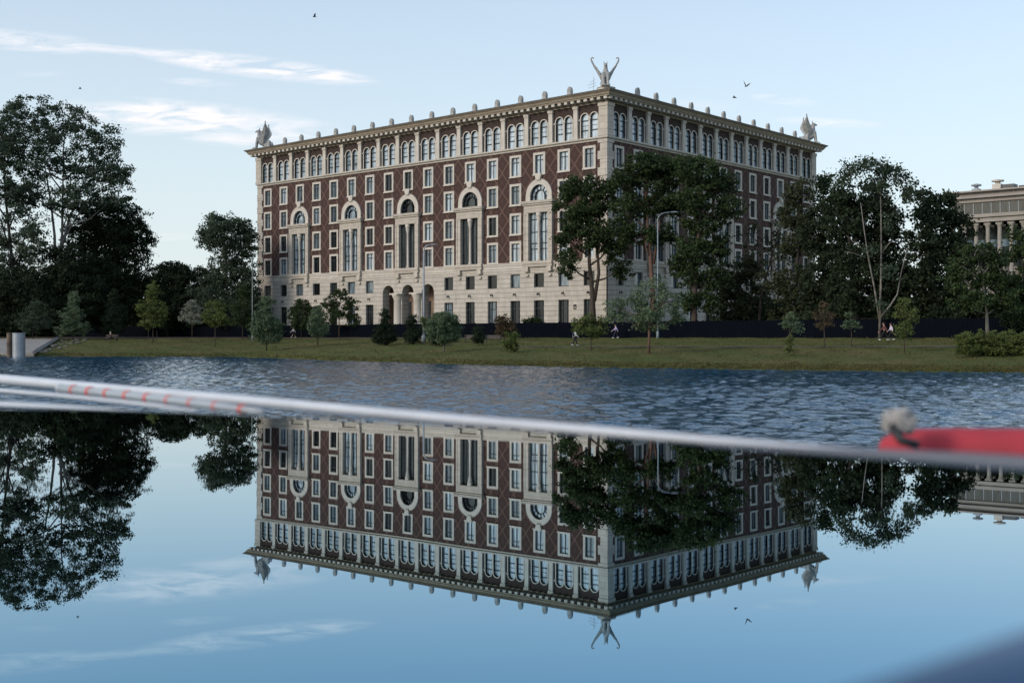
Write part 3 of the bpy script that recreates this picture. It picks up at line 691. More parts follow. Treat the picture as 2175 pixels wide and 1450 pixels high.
rooftop(2168, 2.4, .8, M['roof'], 'roof_box', 'flat dark hatch at the right edge of the colonnaded building roof')

# ------------------------------------------------------------------ fence
fn = empty('park_fence', (0, 0, 0)); tag(fn, 'long solid dark fence running along the park in front of the building', 'fence')
def fpt(k): d = fence_d(k); return Vector((k * d, d, 2.38))
p0 = fpt(-.47); p1 = fpt(.60); dirv = (p1 - p0); Lf = dirv.length; dirv.normalize(); npan = 84; pl = Lf / npan
q = MB(); q.box(.07, pl - .07, -.03, .03, -.1, 1.88)
for i in range(1, 12): q.box(i * pl / 12 - .03, i * pl / 12 + .03, -.06, -.03, 0, 1.84)
q.box(.07, pl - .07, -.05, .06, 1.88, 1.95)
pmesh = q.mesh('fence_panel', M['fence']); q = MB(); q.box(-.07, .07, -.07, .07, -.3, 2.0); q.box(-.09, .09, -.09, .09, 2.0, 2.05); qmesh = q.mesh('fence_post', M['fence'])
ang = math.atan2(dirv.y, dirv.x)
for i in range(npan):
    for nm, me in (('fence_panel', pmesh), ('fence_post', qmesh)):
        o = bpy.data.objects.new(nm, me); C.objects.link(o); o.parent = fn; p = p0 + dirv * (pl * i); o.location = (p.x, p.y, p.z); o.rotation_euler = (0, 0, ang)

# ------------------------------------------------------------------ lamps
def lamp(u, yb, ytop, d, reach, lab, col, r=.1):
    X = (u - CX) / F * d; zb = ground(X, d); zt = EYE + (HZ - ytop) / F * d
    e = empty('street_lamp', (X, d, zb)); tag(e, lab, 'street lamp', 'lamp posts along the park')
    h = zt - zb; q = MB(); q.tube([(0, 0, 0), (0, 0, h * .35), (0, 0, h - .9)], [r, r * .8, r * .6], 10); q.lathe((0, 0, 0), [(r * 1.7, -.1), (r * 1.7, .8), (r * 1.1, .95)], 10)
    q.obj('pole', col, e, True)
    q = MB(); pts = [(0, 0, h - .95)] + [(reach * .55 * (1 - math.cos(a)), 0, h - .9 + .9 * math.sin(a)) for a in np.linspace(.1, math.pi / 2, 7)] + [(reach, 0, h + .12)]
    q.tube(pts, r * .5, 8); q.obj('arm', col, e, True)
    q = MB(); q.ell((reach + .3, 0, h + .08), (.45, .18, .09)); q.obj('lamp_head', col, e, True)
    return e
lamp(536, 714, 538, 176, 1.3, 'thin greenish lamp post left of the brick building', mat('lamp_green', (.16, .20, .18), .5), .09)
lamp(900, 716, 521, 150, 1.0, 'pale lamp post in front of the portico arches', M['lampmetal'], .17)
lamp(1397, 718, 452, 139, 1.7, 'tall pale lamp post with curved arm among the middle trees', mat('lamp_pale', (.22, .27, .30), .6), .095)

# ------------------------------------------------------------------ trees
def quads_mesh(name, cen, a, b, m):
    n = len(cen); v = np.empty((n, 4, 3), np.float32)
    v[:, 0] = cen - a; v[:, 1] = cen + b * .6; v[:, 2] = cen + a; v[:, 3] = cen - b * .6
    me = bpy.data.meshes.new(name); me.vertices.add(4 * n); me.vertices.foreach_set('co', v.ravel())
    me.loops.add(4 * n); me.loops.foreach_set('vertex_index', np.arange(4 * n, dtype=np.int32))
    me.polygons.add(n); me.polygons.foreach_set('loop_start', np.arange(0, 4 * n, 4, dtype=np.int32)); me.polygons.foreach_set('loop_total', np.full(n, 4, np.int32))
    me.update(); me.materials.append(m); return me
TREES = []
LS, NLK = 1.25, 1.55
def tree(u, d, lobes, lab, fol='dark', bark='brown', tr=.3, ls=.27, cr=.75, nl=34, dens=1.0, name='tree', cat='tree', trunk=None, yb=None, gap=.15, seed=None, droop=0, grp=None, limbs=True, lf=1.0, multi=None, flat=.62):
    if yb is not None: d = hit(u, yb)
    X = (u - CX) / F * d; zb = ground(X, d) - .05
    ls *= LS; nl = int(nl * NLK); gap *= .8
    g = np.random.default_rng(seed if seed is not None else abs(int(u * 7 + d)))
    e = empty(name, (X, d, zb)); tag(e, lab, cat, grp)
    base = Vector((X, d, zb)); cl = []; tw = MB()
    if fol == 'dark': lobes = [(l[0], l[1], l[2] * 1.1, l[3] * 1.1) + tuple(l[4:]) for l in lobes]; dens *= 1.1
    if trunk: tp = [at(a, b, d) - base for a, b in trunk]
    L0 = []
    for lb in lobes:
        lu, ly, ru, rv = lb[:4]; dz = lb[4] if len(lb) > 4 else g.uniform(-.35, .35) * ru / F * d
        c = at(lu, ly, d) - base; c.y += dz; rx, rz = ru / F * d, rv / F * d; ry = max(rx, rz) * .8 if rx < rz else rx * .9
        L0.append((c, rx, ry, rz))
    top = max(L0, key=lambda t: t[0].z)[0]
    if not trunk: tp = [Vector((0, 0, 0)), Vector((top.x * .12, 0, top.z * .35)), Vector((top.x * .6, top.y * .5, top.z * .7)), Vector(top)]
    tp[0] = Vector((0, 0, -.15))
    rad = [tr * (1 - .78 * i / (len(tp) - 1)) for i in range(len(tp))]; rad[0] *= 1.15
    tw.tube(tp, rad, 9)
    if bark == 'birch': tb = tw; tw = MB()
    else: tb = tw
    if multi:
        for pts, r in multi:
            pp = [at(a, b, d) - base for a, b in pts]; tb.tube(pp, [r * (1 - .7 * i / (len(pp) - 1)) for i in range(len(pp))], 8)
    for (c, rx, ry, rz) in L0:
        if limbs:
            zz = min(max(c.z - rz * 1.1, top.z * .25), c.z * .8); s0 = None
            for i in range(len(tp) - 1):
                if tp[i].z <= zz <= tp[i + 1].z: s0 = tp[i].lerp(tp[i + 1], (zz - tp[i].z) / max(1e-3, tp[i + 1].z - tp[i].z)); break
            if s0 is None: s0 = tp[-2]
            mid = s0.lerp(c, .5) + Vector((g.uniform(-.3, .3), g.uniform(-.3, .3), -.1 * (c - s0).length))
            tw.tube([s0, mid, c], [tr * .42 * lf, tr * .3 * lf, tr * .14 * lf], 7)
        A = 4 * math.pi * (((rx * ry) ** 1.6 + (rx * rz) ** 1.6 + (ry * rz) ** 1.6) / 3) ** (1 / 1.6)
        n = max(5, int(dens * A / (cr * cr * 2.0)))
        dr = g.normal(size=(n, 3)); dr /= np.linalg.norm(dr, axis=1)[:, None]
        rr_ = g.uniform(0, 1, n) ** .42
        P = dr * rr_[:, None] * np.array([rx, ry, rz]) * (1 + .1 * g.normal(size=(n, 1))) + np.array(c)
        ph = np.sin(P[:, 0] * 1.7 / max(cr, .3) * .6 + 1.3) + np.sin(P[:, 1] * 1.3 / max(cr, .3) * .5 + .4) + np.sin(P[:, 2] * 1.9 / max(cr, .3) * .55 + 2)
        keep = (ph > -1.1 - .5) | (g.uniform(size=n) > gap * 3)
        keep &= g.uniform(size=n) > gap * .5
        P = P[keep]; cl.append(P)
        if limbs:
            for p in P[:: max(1, len(P) // 9)]:
                m2 = c.lerp(Vector(p), .55) + Vector((0, 0, g.uniform(-.2, .25) * cr)); tw.tube([c, m2, Vector(p)], [tr * .14 * lf, tr * .09 * lf, tr * .03 * lf], 5, False)
    P = np.concatenate(cl); n = len(P)
    sc_ = g.uniform(.6, 1.25, n)
    per = np.repeat(np.arange(n), nl); m = len(per)
    off = g.normal(size=(m, 3)) * np.array([1, 1, flat]) * (cr * .48) * sc_[per][:, None]
    cen = P[per] + off
    if droop: cen[:, 2] -= droop * np.abs(g.normal(size=m))
    a = g.normal(size=(m, 3)); a[:, 2] -= .35 + droop * .9; a /= np.linalg.norm(a, axis=1)[:, None]
    b = np.cross(a, g.normal(size=(m, 3))); b /= np.linalg.norm(b, axis=1)[:, None] + 1e-6
    s = (ls * .5 * g.uniform(.65, 1.35, m))[:, None]
    link(bpy.data.objects.new('crown', quads_mesh('crown', cen, a * s, b * s, FOL[fol])), e)
    tb.obj('trunk', BARK[bark], e, True)
    if tb is not tw: tw.obj('branches', BARK['dark'], e, True)
    return e
GT = 'tall trees around the building'; GY = 'young trees on the grass'
# left side
tree(118, 200, [(70, 250, 55, 50), (140, 262, 60, 55), (215, 300, 52, 48), (100, 330, 75, 50), (190, 370, 75, 48), (252, 375, 34, 40), (60, 400, 50, 45), (150, 430, 60, 34), (235, 425, 45, 24), (20, 300, 40, 60)],
     'tallest tree at the far left with pale forked trunks and airy crown', 'poplar', 'pale', .36, .31, 1.0, 34, .74, gap=.22, trunk=[(118, 700), (122, 590), (132, 500), (133, 420), (135, 330)],
     multi=[([(120, 620), (116, 500), (108, 430), (95, 350)], .3), ([(128, 540), (145, 470), (165, 420), (190, 350)], .25), ([(128, 520), (170, 450), (210, 380)], .18)], grp=GT)
tree(32, 197, [(10, 290, 45, 70), (-30, 380, 55, 80), (40, 420, 40, 60), (10, 520, 60, 60), (75, 500, 30, 60), (-20, 600, 60, 60), (60, 600, 40, 60)],
     'dark leaning tree cut by the left edge of the photo', 'poplar', 'dark', .42, .31, 1.0, 34, .74, gap=.22, trunk=[(34, 708), (30, 600), (22, 520), (12, 420), (5, 320)], multi=[([(34, 600), (48, 520), (70, 420)], .2), ([(30, 560), (5, 480), (-20, 400)], .2)], grp=GT)
tree(225, 207, [(235, 470, 70, 45), (190, 520, 70, 60), (270, 510, 48, 55), (240, 580, 75, 60), (180, 610, 70, 60), (275, 620, 50, 50), (225, 660, 80, 40)],
     'dense dark rounded tree below the tallest one at left', 'dark', 'dark', .4, .30, .95, 34, 1.1, gap=.05, grp=GT)
tree(100, 196, [(130, 560, 50, 40), (60, 610, 70, 46), (140, 620, 70, 55), (20, 640, 70, 50), (110, 670, 80, 34), (30, 690, 70, 24)],
     'low dark tree filling the gap under the left crowns', 'dark', 'dark', .35, .32, 1.0, 34, 1.1, gap=.05, grp=GT)
tree(355, 208, [(345, 600, 38, 44), (385, 610, 34, 40), (330, 650, 40, 40), (375, 660, 55, 38), (398, 580, 18, 20), (365, 575, 28, 20)],
     'short dark tree in the gap left of the building', 'dark', 'dark', .25, .28, .8, 34, 1.1, gap=.06, grp=GT)
tree(485, 201, [(480, 490, 55, 40), (445, 500, 32, 32), (520, 510, 26, 50), (490, 560, 48, 50), (460, 620, 50, 45), (520, 620, 30, 60), (490, 665, 62, 36)],
     'round topped tree standing right against the left end of the building', 'poplar', 'dark', .3, .28, .85, 34, 1.15, gap=.2, grp=GT)
tree(445, 208, [(410, 640, 30, 40), (440, 600, 34, 40), (430, 660, 50, 40), (520, 660, 34, 44)], 'dark low tree under the round topped one', 'dark', 'dark', .2, .28, .8, 34, 1.1, gap=.05, grp=GT)
tree(70, 0, [(72, 668, 26, 30), (60, 690, 26, 18), (90, 690, 18, 18)], 'dull grey-green shrub above the concrete ramp', 'poplar', 'dark', .08, .16, .45, 26, .9, yb=722, name='shrub', cat='shrub', grp=GY)
tree(155, 0, [(155, 640, 12, 24), (152, 670, 26, 22), (165, 695, 30, 18), (140, 700, 22, 14)], 'grey-green pointed young tree near the left edge', 'grey', 'brown', .08, .16, .42, 24, .8, yb=722, grp=GY)
tree(240, 0, [(241, 630, 9, 18), (241, 655, 16, 18), (240, 680, 22, 18), (240, 698, 24, 12)], 'dark pointed conifer behind the grass at left', 'yew', 'dark', .1, .16, .42, 30, 1.1, yb=720, name='conifer', cat='conifer', grp=GY)
tree(325, 0, [(325, 620, 14, 24), (315, 655, 28, 22), (338, 660, 22, 22), (322, 684, 32, 15)], 'yellow-green young tree with two thin stakes', 'olive', 'brown', .07, .17, .42, 26, .75, yb=728, gap=.2, grp=GY)
tree(408, 0, [(408, 655, 22, 14), (398, 675, 18, 14), (418, 678, 18, 13), (408, 645, 12, 10)], 'small whitish-leaved tree left of the building', 'pale', 'brown', .06, .15, .38, 24, .7, yb=718, gap=.2, grp=GY)
tree(457, 0, [(457, 652, 24, 14), (445, 672, 20, 14), (470, 674, 20, 14), (458, 684, 26, 9)], 'small green tree with thin trunk beside the whitish one', 'olive', 'brown', .06, .15, .38, 24, .8, yb=737, gap=.15, grp=GY)
tree(515, 0, [(520, 625, 18, 22), (508, 655, 20, 20), (528, 680, 20, 22), (505, 685, 16, 16)], 'loose green young tree behind the greenish lamp post', 'maple', 'brown', .07, .18, .45, 22, .7, yb=720, gap=.25, grp=GY)
tree(566, 0, [(566, 650, 16, 26), (560, 680, 26, 22), (580, 690, 26, 24), (552, 705, 20, 20), (572, 716, 28, 14)], 'silvery willow with drooping foliage by the left corner of the building', 'grey', 'brown', .09, .16, .42, 28, .9, yb=745, droop=.15, gap=.12, grp=GY)
tree(640, 0, [(640, 652, 22, 16), (625, 668, 18, 18), (655, 668, 16, 18), (640, 686, 26, 14)], 'dark green leafy tree between the two silvery ones', 'maple', 'dark', .08, .18, .45, 30, 1, yb=718, grp=GY)
tree(675, 0, [(676, 660, 12, 18), (674, 682, 20, 20), (678, 702, 22, 16)], 'second silvery willow right of the stroller with the white top', 'grey', 'brown', .08, .15, .4, 28, 1, yb=734, droop=.12, gap=.1, grp=GY)
tree(720, 0, [(722, 626, 22, 14), (702, 645, 20, 14), (742, 648, 22, 16), (722, 664, 34, 14), (750, 680, 18, 12), (700, 682, 16, 10)], 'open branched green tree in front of the first tall windows', 'maple', 'brown', .09, .18, .42, 24, .75, yb=716, gap=.28, grp=GY)
tree(818, 0, [(818, 672, 10, 16), (818, 694, 18, 14), (818, 712, 26, 17), (806, 722, 14, 8), (832, 716, 14, 10)], 'dark evergreen bush left of the portico', 'yew', 'dark', .1, .14, .38, 36, 1.3, yb=733, name='conifer', cat='conifer', grp=GY)
tree(876, 0, [(876, 682, 12, 14), (876, 705, 17, 18), (878, 718, 19, 12)], 'narrow dark evergreen in front of the portico', 'yew', 'dark', .1, .14, .38, 36, 1.3, yb=732, name='conifer', cat='conifer', grp=GY)
tree(903, 0, [(903, 684, 9, 12), (906, 694, 9, 8)], 'small yellow-green sapling beside the pale lamp post', 'olive', 'brown', .05, .14, .32, 24, .9, yb=728, grp=GY)
tree(943, 0, [(942, 690, 36, 27), (925, 705, 20, 18), (962, 700, 17, 20), (945, 718, 26, 12), (940, 672, 20, 10)], 'round silvery-green tree like a ball on a short trunk', 'grey', 'pale', .09, .14, .36, 36, 1.3, yb=748, gap=.03, grp=GY)
tree(925, 0, [(925, 722, 18, 9), (935, 725, 16, 8)], 'low dark bush tucked under the round silvery tree', 'yew', 'dark', .05, .14, .36, 30, 1.2, yb=735, name='shrub', cat='shrub', grp=GY)
tree(1017, 0, [(1016, 708, 12, 16), (1016, 722, 15, 11)], 'small dark bush between the two benches', 'yew', 'dark', .05, .14, .36, 32, 1.3, yb=733, name='shrub', cat='shrub', grp=GY)
tree(1072, 0, [(1070, 682, 18, 12), (1078, 696, 20, 12), (1064, 706, 14, 12)], 'reddish-green bush behind the right bench', 'red', 'brown', .06, .15, .38, 28, 1, yb=724, name='shrub', cat='shrub', grp=GY)
tree(1085, 0, [(1086, 712, 14, 12), (1084, 728, 18, 13), (1088, 738, 15, 8)], 'olive shrub on the grass in front of the reddish bush', 'olive', 'brown', .05, .13, .34, 30, 1.1, yb=748, name='shrub', cat='shrub', grp=GY)
tree(1130, 157, [(1126, 682, 14, 9), (1142, 684, 14, 8)], 'dark bush showing over the fence below the ground floor windows', 'maple', 'dark', .05, .2, .45, 26, 1, name='shrub', cat='shrub', grp=GY)
tree(1256, 0, [(1250, 678, 22, 12), (1228, 688, 16, 12), (1275, 685, 18, 12), (1250, 700, 34, 12), (1262, 712, 16, 8)], 'spreading young tree right of the walker with the backpack', 'olive', 'brown', .06, .14, .36, 24, .75, yb=745, gap=.2, grp=GY)
tree(1378, 0, [(1385, 612, 34, 22), (1350, 640, 34, 24), (1415, 640, 38, 26), (1320, 672, 30, 20), (1380, 668, 50, 24), (1440, 672, 28, 18), (1375, 692, 40, 12), (1300, 648, 14, 18)],
     'broad grey-green tree with reddish trunk on the grass by the middle lamp post', 'grey', 'red', .13, .17, .5, 24, .62, yb=752, gap=.28, grp=GY)
# tall trees in front of the building
tree(1262, 152, [(1238, 400, 40, 26), (1205, 405, 24, 22), (1270, 430, 40, 30), (1228, 450, 50, 30), (1200, 500, 26, 34), (1255, 500, 50, 36), (1205, 555, 22, 36), (1300, 520, 36, 40), (1320, 570, 20, 26), (1290, 395, 20, 20)],
     'tall maple crossing the right end of the brick facade', 'maple', 'brown', .38, .30, .85, 34, 1.05, gap=.14, trunk=[(1262, 690), (1258, 620), (1252, 560), (1248, 480), (1240, 410)], multi=[([(1262, 640), (1272, 580), (1268, 520), (1275, 440)], .26)], grp=GT)
tree(1390, 147, [(1370, 352, 50, 28), (1330, 385, 38, 32), (1405, 380, 50, 36), (1335, 435, 38, 32), (1395, 440, 40, 28), (1322, 480, 26, 30), (1368, 505, 34, 28), (1440, 356, 42, 28), (1430, 430, 30, 30), (1420, 500, 26, 26)],
     'tall maple right of the building corner with reddish trunk', 'maple', 'red', .36, .30, .85, 34, 1.0, gap=.16, trunk=[(1392, 700), (1385, 600), (1380, 520), (1374, 450), (1368, 370)], multi=[([(1388, 560), (1400, 490), (1402, 420)], .2)], grp=GT)
tree(1476, 143, [(1480, 365, 45, 36), (1530, 395, 38, 34), (1470, 420, 45, 32), (1540, 445, 34, 32), (1490, 470, 40, 34), (1470, 530, 42, 36), (1520, 520, 36, 34), (1455, 580, 34, 36), (1500, 590, 36, 36), (1480, 640, 44, 26)],
     'large dense maple hiding the middle of the right facade', 'maple', 'brown', .4, .30, .85, 34, 1.0, gap=.12, trunk=[(1476, 716), (1474, 640), (1480, 560), (1485, 480), (1490, 390)], grp=GT)
tree(1545, 150, [(1540, 600, 26, 40), (1560, 640, 36, 36), (1580, 580, 26, 30), (1600, 640, 30, 30), (1545, 675, 40, 24)],
     'dark undergrowth tree below the large maple', 'dark', 'dark', .2, .28, .8, 34, 1, gap=.15, grp=GT)
tree(1610, 148, [(1600, 500, 30, 34), (1620, 560, 36, 40), (1590, 560, 24, 30), (1650, 520, 30, 40), (1640, 610, 40, 36), (1600, 640, 40, 36), (1660, 470, 24, 30)],
     'thin airy brownish tree in front of the right end windows', 'brown', 'brown', .18, .26, .8, 18, .4, gap=.45, grp=GT)
tree(1690, 143, [(1700, 410, 34, 34), (1675, 450, 30, 34), (1710, 470, 36, 34), (1690, 530, 40, 40), (1660, 600, 40, 44), (1710, 610, 44, 50), (1680, 670, 50, 34)],
     'brownish-green tree covering the right corner of the building', 'brown', 'dark', .28, .28, .85, 28, .8, gap=.2, grp=GT)
tree(1750, 140, [(1750, 390, 20, 24), (1755, 440, 34, 36), (1740, 500, 44, 40), (1770, 540, 44, 44), (1740, 600, 50, 44), (1780, 640, 50, 44), (1740, 680, 50, 26)],
     'dark dense tree just right of the building', 'dark', 'dark', .35, .30, .9, 34, 1.1, gap=.05, grp=GT)
tree(1820, 132, [(1795, 425, 36, 36), (1850, 430, 40, 36), (1888, 465, 32, 34), (1820, 470, 56, 44), (1880, 510, 50, 44), (1830, 560, 60, 50), (1890, 600, 50, 50), (1830, 640, 64, 44), (1900, 665, 44, 34)],
     'broad dark tree behind the white birch trunks', 'dark', 'dark', .4, .30, .9, 34, 1.1, gap=.06, grp=GT)
tree(1868, 122, [(1800, 352, 26, 20), (1850, 345, 28, 18), (1882, 352, 28, 22), (1905, 375, 20, 22), (1928, 395, 12, 34), (1785, 375, 16, 14), (1860, 385, 30, 20), (1872, 470, 16, 16, -1.5), (1838, 520, 14, 14, -1.5), (1875, 570, 14, 16, -1.5), (1858, 640, 16, 14, -1.5)],
     'birch with several white forked trunks and a light crown', 'poplar', 'birch', .125, .24, .7, 26, .9, gap=.25, lf=.5, trunk=[(1868, 700), (1871, 600), (1872, 520), (1871, 440), (1870, 385)], droop=.35,
     multi=[([(1868, 680), (1857, 610), (1843, 540), (1833, 470), (1828, 430)], .11), ([(1868, 676), (1890, 650), (1906, 625), (1915, 575), (1928, 525)], .11), ([(1842, 535), (1820, 520), (1798, 500)], .06), ([(1838, 548), (1815, 538), (1792, 534)], .05), ([(1871, 540), (1890, 515), (1905, 510)], .06)], grp=GT)
tree(1990, 128, [(1962, 425, 20, 24), (2000, 425, 26, 22), (1985, 470, 44, 34), (2030, 480, 30, 40), (1960, 530, 44, 44), (2020, 540, 44, 44), (1970, 600, 56, 50), (2030, 620, 44, 40), (1980, 665, 60, 34)],
     'dark tree between the birch and the colonnaded building', 'dark', 'dark', .35, .30, .9, 34, 1.05, gap=.08, grp=GT)
tree(2098, 108, [(2080, 540, 34, 24), (2115, 550, 30, 26), (2050, 590, 40, 30), (2110, 600, 44, 34), (2060, 640, 50, 24), (2130, 640, 40, 26), (2035, 560, 22, 20)],
     'mid green spreading tree below the columns at right', 'maple', 'pale', .18, .24, .65, 30, .9, gap=.12, grp=GT)
tree(2185, 112, [(2165, 510, 24, 26), (2185, 560, 36, 40), (2155, 600, 26, 40), (2190, 640, 44, 44), (2160, 675, 34, 24)],
     'dark tree cut by the right edge of the photo', 'maple', 'dark', .25, .26, .7, 32, 1, gap=.08, grp=GT)
for i, (u, d, y, ru) in enumerate([(1640, 160, 665, 60), (1790, 150, 660, 70), (1930, 140, 655, 70), (2060, 128, 660, 60), (2190, 122, 650, 70)]):
    tree(u, d, [(u, y, ru, 44), (u - 40, y + 20, 40, 30), (u + 40, y + 20, 40, 30)], ['dark thicket over the fence below the right end of the building', 'dark thicket over the fence right of the building', 'dark thicket over the fence under the birch', 'dark thicket over the fence left of the hedge', 'dark thicket over the fence behind the hedge'][i], 'dark', 'dark', .15, .3, .9, 32, 1.1, gap=.05, name='thicket', cat='thicket', grp='thickets behind the fence')
for i, (u, d, y) in enumerate([(-60, 235, 640), (40, 238, 650), (150, 238, 655), (260, 232, 650), (350, 226, 665), (450, 216, 668), (525, 210, 670)]):
    tree(u, d, [(u, y, 60, 55), (u - 30, y + 30, 50, 40), (u + 30, y + 30, 50, 40)], ['leftmost dark thicket under the tall trees', 'dark thicket behind the leaning left tree', 'dark thicket behind the grey-green pointed tree', 'dark thicket behind the pointed conifer', 'dark thicket behind the two-staked tree', 'dark thicket behind the small green tree', 'dark thicket against the left end of the building'][i], 'dark', 'dark', .2, .34, 1.05, 30, 1, gap=.05, name='thicket', cat='thicket', grp='thickets at the left')
# front saplings on the right
tree(1676, 0, [(1678, 676, 12, 14), (1668, 690, 16, 10), (1688, 694, 16, 12)], 'grey-green sapling leftmost of the right lawn', 'grey', 'brown', .05, .12, .34, 24, .7, yb=752, gap=.2, grp=GY)
tree(1677, 0, [(1676, 722, 9, 16), (1678, 740, 11, 12)], 'narrow shrub at the foot of the leftmost right lawn sapling', 'olive', 'brown', .03, .11, .3, 24, .8, yb=757, name='shrub', cat='shrub', grp=GY)
tree(1751, 0, [(1750, 652, 10, 14), (1742, 672, 16, 12), (1762, 674, 16, 12), (1750, 690, 22, 12)], 'reddish sapling on the right lawn', 'red', 'brown', .05, .12, .34, 20, .6, yb=738, gap=.3, grp=GY)
tree(1809, 0, [(1806, 674, 12, 10), (1798, 690, 12, 9), (1818, 690, 13, 9)], 'short leafy sapling right of the reddish one', 'grey', 'brown', .05, .12, .34, 26, .8, yb=738, gap=.15, grp=GY)
tree(1921, 0, [(1921, 642, 12, 16), (1912, 665, 16, 16), (1930, 672, 18, 18), (1918, 695, 22, 14), (1925, 712, 18, 9)], 'taller sapling right of the two walkers', 'olive', 'brown', .05, .12, .34, 22, .75, yb=748, gap=.25, grp=GY)
# clipped hedge at the right
e = tree(2110, 0, [(2050, 728, 20, 22), (2080, 728, 26, 24), (2115, 728, 28, 24), (2150, 728, 28, 25), (2185, 726, 28, 27), (2215, 726, 28, 27), (2060, 742, 24, 12), (2120, 744, 34, 12), (2180, 744, 34, 12)],
         'long clipped green hedge by the water at the right edge', 'olive', 'dark', .06, .10, .24, 40, 1.5, yb=757, name='hedge', cat='hedge', gap=.02, limbs=False)
for i, (u, v) in enumerate([(322, 330)]):
    pass
q = MB()
d = hit(325, 728); X = (320 - CX) / F * d
for nm, du in (('stake', 316), ('stake', 334)):
    q = MB(); X = (du - CX) / F * d; q.tube([(0, 0, -.1), (0, 0, 1.9)], .035, 6); o = q.obj('wooden_stake', BARK['brown']); o.location = (X, d - .2, ground(X, d)); tag(o, 'thin stake %s of the yellow-green young tree' % ('left' if du < 325 else 'right'), 'stake', 'tree stakes')

# grass tufts along the water's edge
g = np.random.default_rng(5); n = 9000
k = g.uniform(-.47, .47, n); dd = np.array([shore(x) for x in k]) + np.abs(g.normal(size=n)) * .8 + .1
P = np.stack([k * dd, dd, np.array([gz_(a, b) for a, b in zip(k, dd)]) + .04], 1)
k2 = g.uniform(-.47, .47, 15000); d2 = np.array([shore(x) + g.uniform(0, 1) * (min(fence_d(x), 190) - shore(x)) for x in k2])
P = np.concatenate([P, np.stack([k2 * d2, d2, np.array([gz_(a, b) for a, b in zip(k2, d2)]) + .02], 1)]); n = len(P)
P = np.repeat(P, 4, 0) + g.normal(size=(4 * n, 3)) * np.array([.12, .12, .0]); a = g.normal(size=(4 * n, 3)) * .35; a[:, 2] = 1; a /= np.linalg.norm(a, axis=1)[:, None]; b = np.cross(a, g.normal(size=(4 * n, 3)))
s = (g.uniform(.03, .12, 4 * n))[:, None]
o = link(bpy.data.objects.new('shore_grass', quads_mesh('shore_grass', P, a * s, b * s * .3, foliage('shore_grass_blades', (.050, .052, .020), (.13, .12, .045)))))
tag(o, 'rough grass growing over the lawn and along the far water edge', 'grass', kind='stuff')

# ------------------------------------------------------------------ concrete ramp, piles, benches
q = MB()
def gp(u, d, lift=0): k = kk(u); return (k * d, d, gz_(k, d) + lift)
A = [(-60, 151, .1), (-60, 184, .25), (122, 184, .25), (72, 149.5, .1)]
top = [Vector((kk(u) * d, d, (0.35 if d < 155 else 1.95) + l)) for u, d, l in A]
bot = [Vector((p.x, p.y, -1)) for p in top]
q.add(top + bot, [(0, 1, 2, 3), (0, 3, 7, 4), (3, 2, 6, 7), (2, 1, 5, 6), (1, 0, 4, 5)])
rp = fixn(q.obj('concrete_ramp', M['concrete'])); tag(rp, 'sloping pale concrete slab going down to the water at the left', 'ramp')
q = MB(); a, b = top[3] + Vector((0, 0, 0)), top[2]
q.tube([a + Vector((.1, 0, .12)), b + Vector((.1, 0, .12))], .3, 4); q.obj('kerb', M['concrete'], rp)
q = MB(); rg = random.Random(4)
for i in range(46):
    t = rg.random(); p = top[3].lerp(top[2], t) + Vector((rg.uniform(.6, 4.5 * t + 1.2), 0, 0)); r = rg.uniform(.12, .34); q.ell((p.x, p.y, ground(p.x, p.y) + .08), (r * 1.3, r, r * .6), 7, 5)
o = q.obj('rubble', mat('dark_rubble', (.15, .14, .125), .9, noise=(.08, .075, .065))); tag(o, 'broken stones along the edge of the ramp', 'rubble', kind='stuff')
pm1 = mat('grey_metal_pile', (.34, .37, .40), .35, metal=.3, noise=(.25, .28, .31), nscale=.8); pm2 = mat('rusty_pile', (.22, .15, .10), .8, noise=(.05, .04, .035), nscale=.9)
for u, wpx, m, lab in ((20, 11, pm2, 'thin stained pile standing left of the thick one by the ramp'), (40, 26, pm1, 'thick grey cylindrical pile in the water by the ramp')):
    d = 147.5; r = wpx / 2 / F * d; X = kk(u) * d; q = MB(); zt = EYE + (HZ - 707) / F * d; q.lathe((0, 0, 0), [(r, -1), (r, zt - .12), (r * 1.06, zt - .1), (r * 1.06, zt), (r * .8, zt + .02)], 22)
    o = q.obj('mooring_pile', m, None, False); o.location = (X, d, 0); tag(o, lab, 'pile', 'piles by the ramp')
bw = mat('bench_wood', (.17, .14, .115), .8, noise=(.11, .09, .075), nscale=3)
def bench(u, yb, wpx, lab):
    d = hit(u, yb); X = kk(u) * d; hw = wpx / 2 / F * d; e = empty('park_bench', (X, d, ground(X, d))); tag(e, lab, 'bench', 'benches on the grass')
    q = MB()
    for i in range(3): q.box(-hw, hw, -.25 + i * .17, -.11 + i * .17, .44, .48)
    q.obj('seat', bw, e); q = MB()
    for i in range(2): q.box(-hw, hw, .27, .31, .62 + i * .2, .76 + i * .2)
    q.obj('backrest', bw, e)
    for s in (-1, 1):
        q = MB(); x = s * hw * .85; q.box(x - .05, x + .05, -.26, -.18, 0, .44); q.box(x - .05, x + .05, .24, .3, 0, 1.0); q.box(x - .05, x + .05, -.18, .24, .36, .42); q.box(x - .05, x + .05, -.26, .24, .66, .7); q.box(x - .05, x + .05, -.26, -.2, .44, .66)
        q.obj('leg', M['dark'], e)
bench(1048, 729, 34, 'slatted bench right of the small dark bush'); bench(998, 728, 22, 'dark bench between the round silvery tree and the small bush')

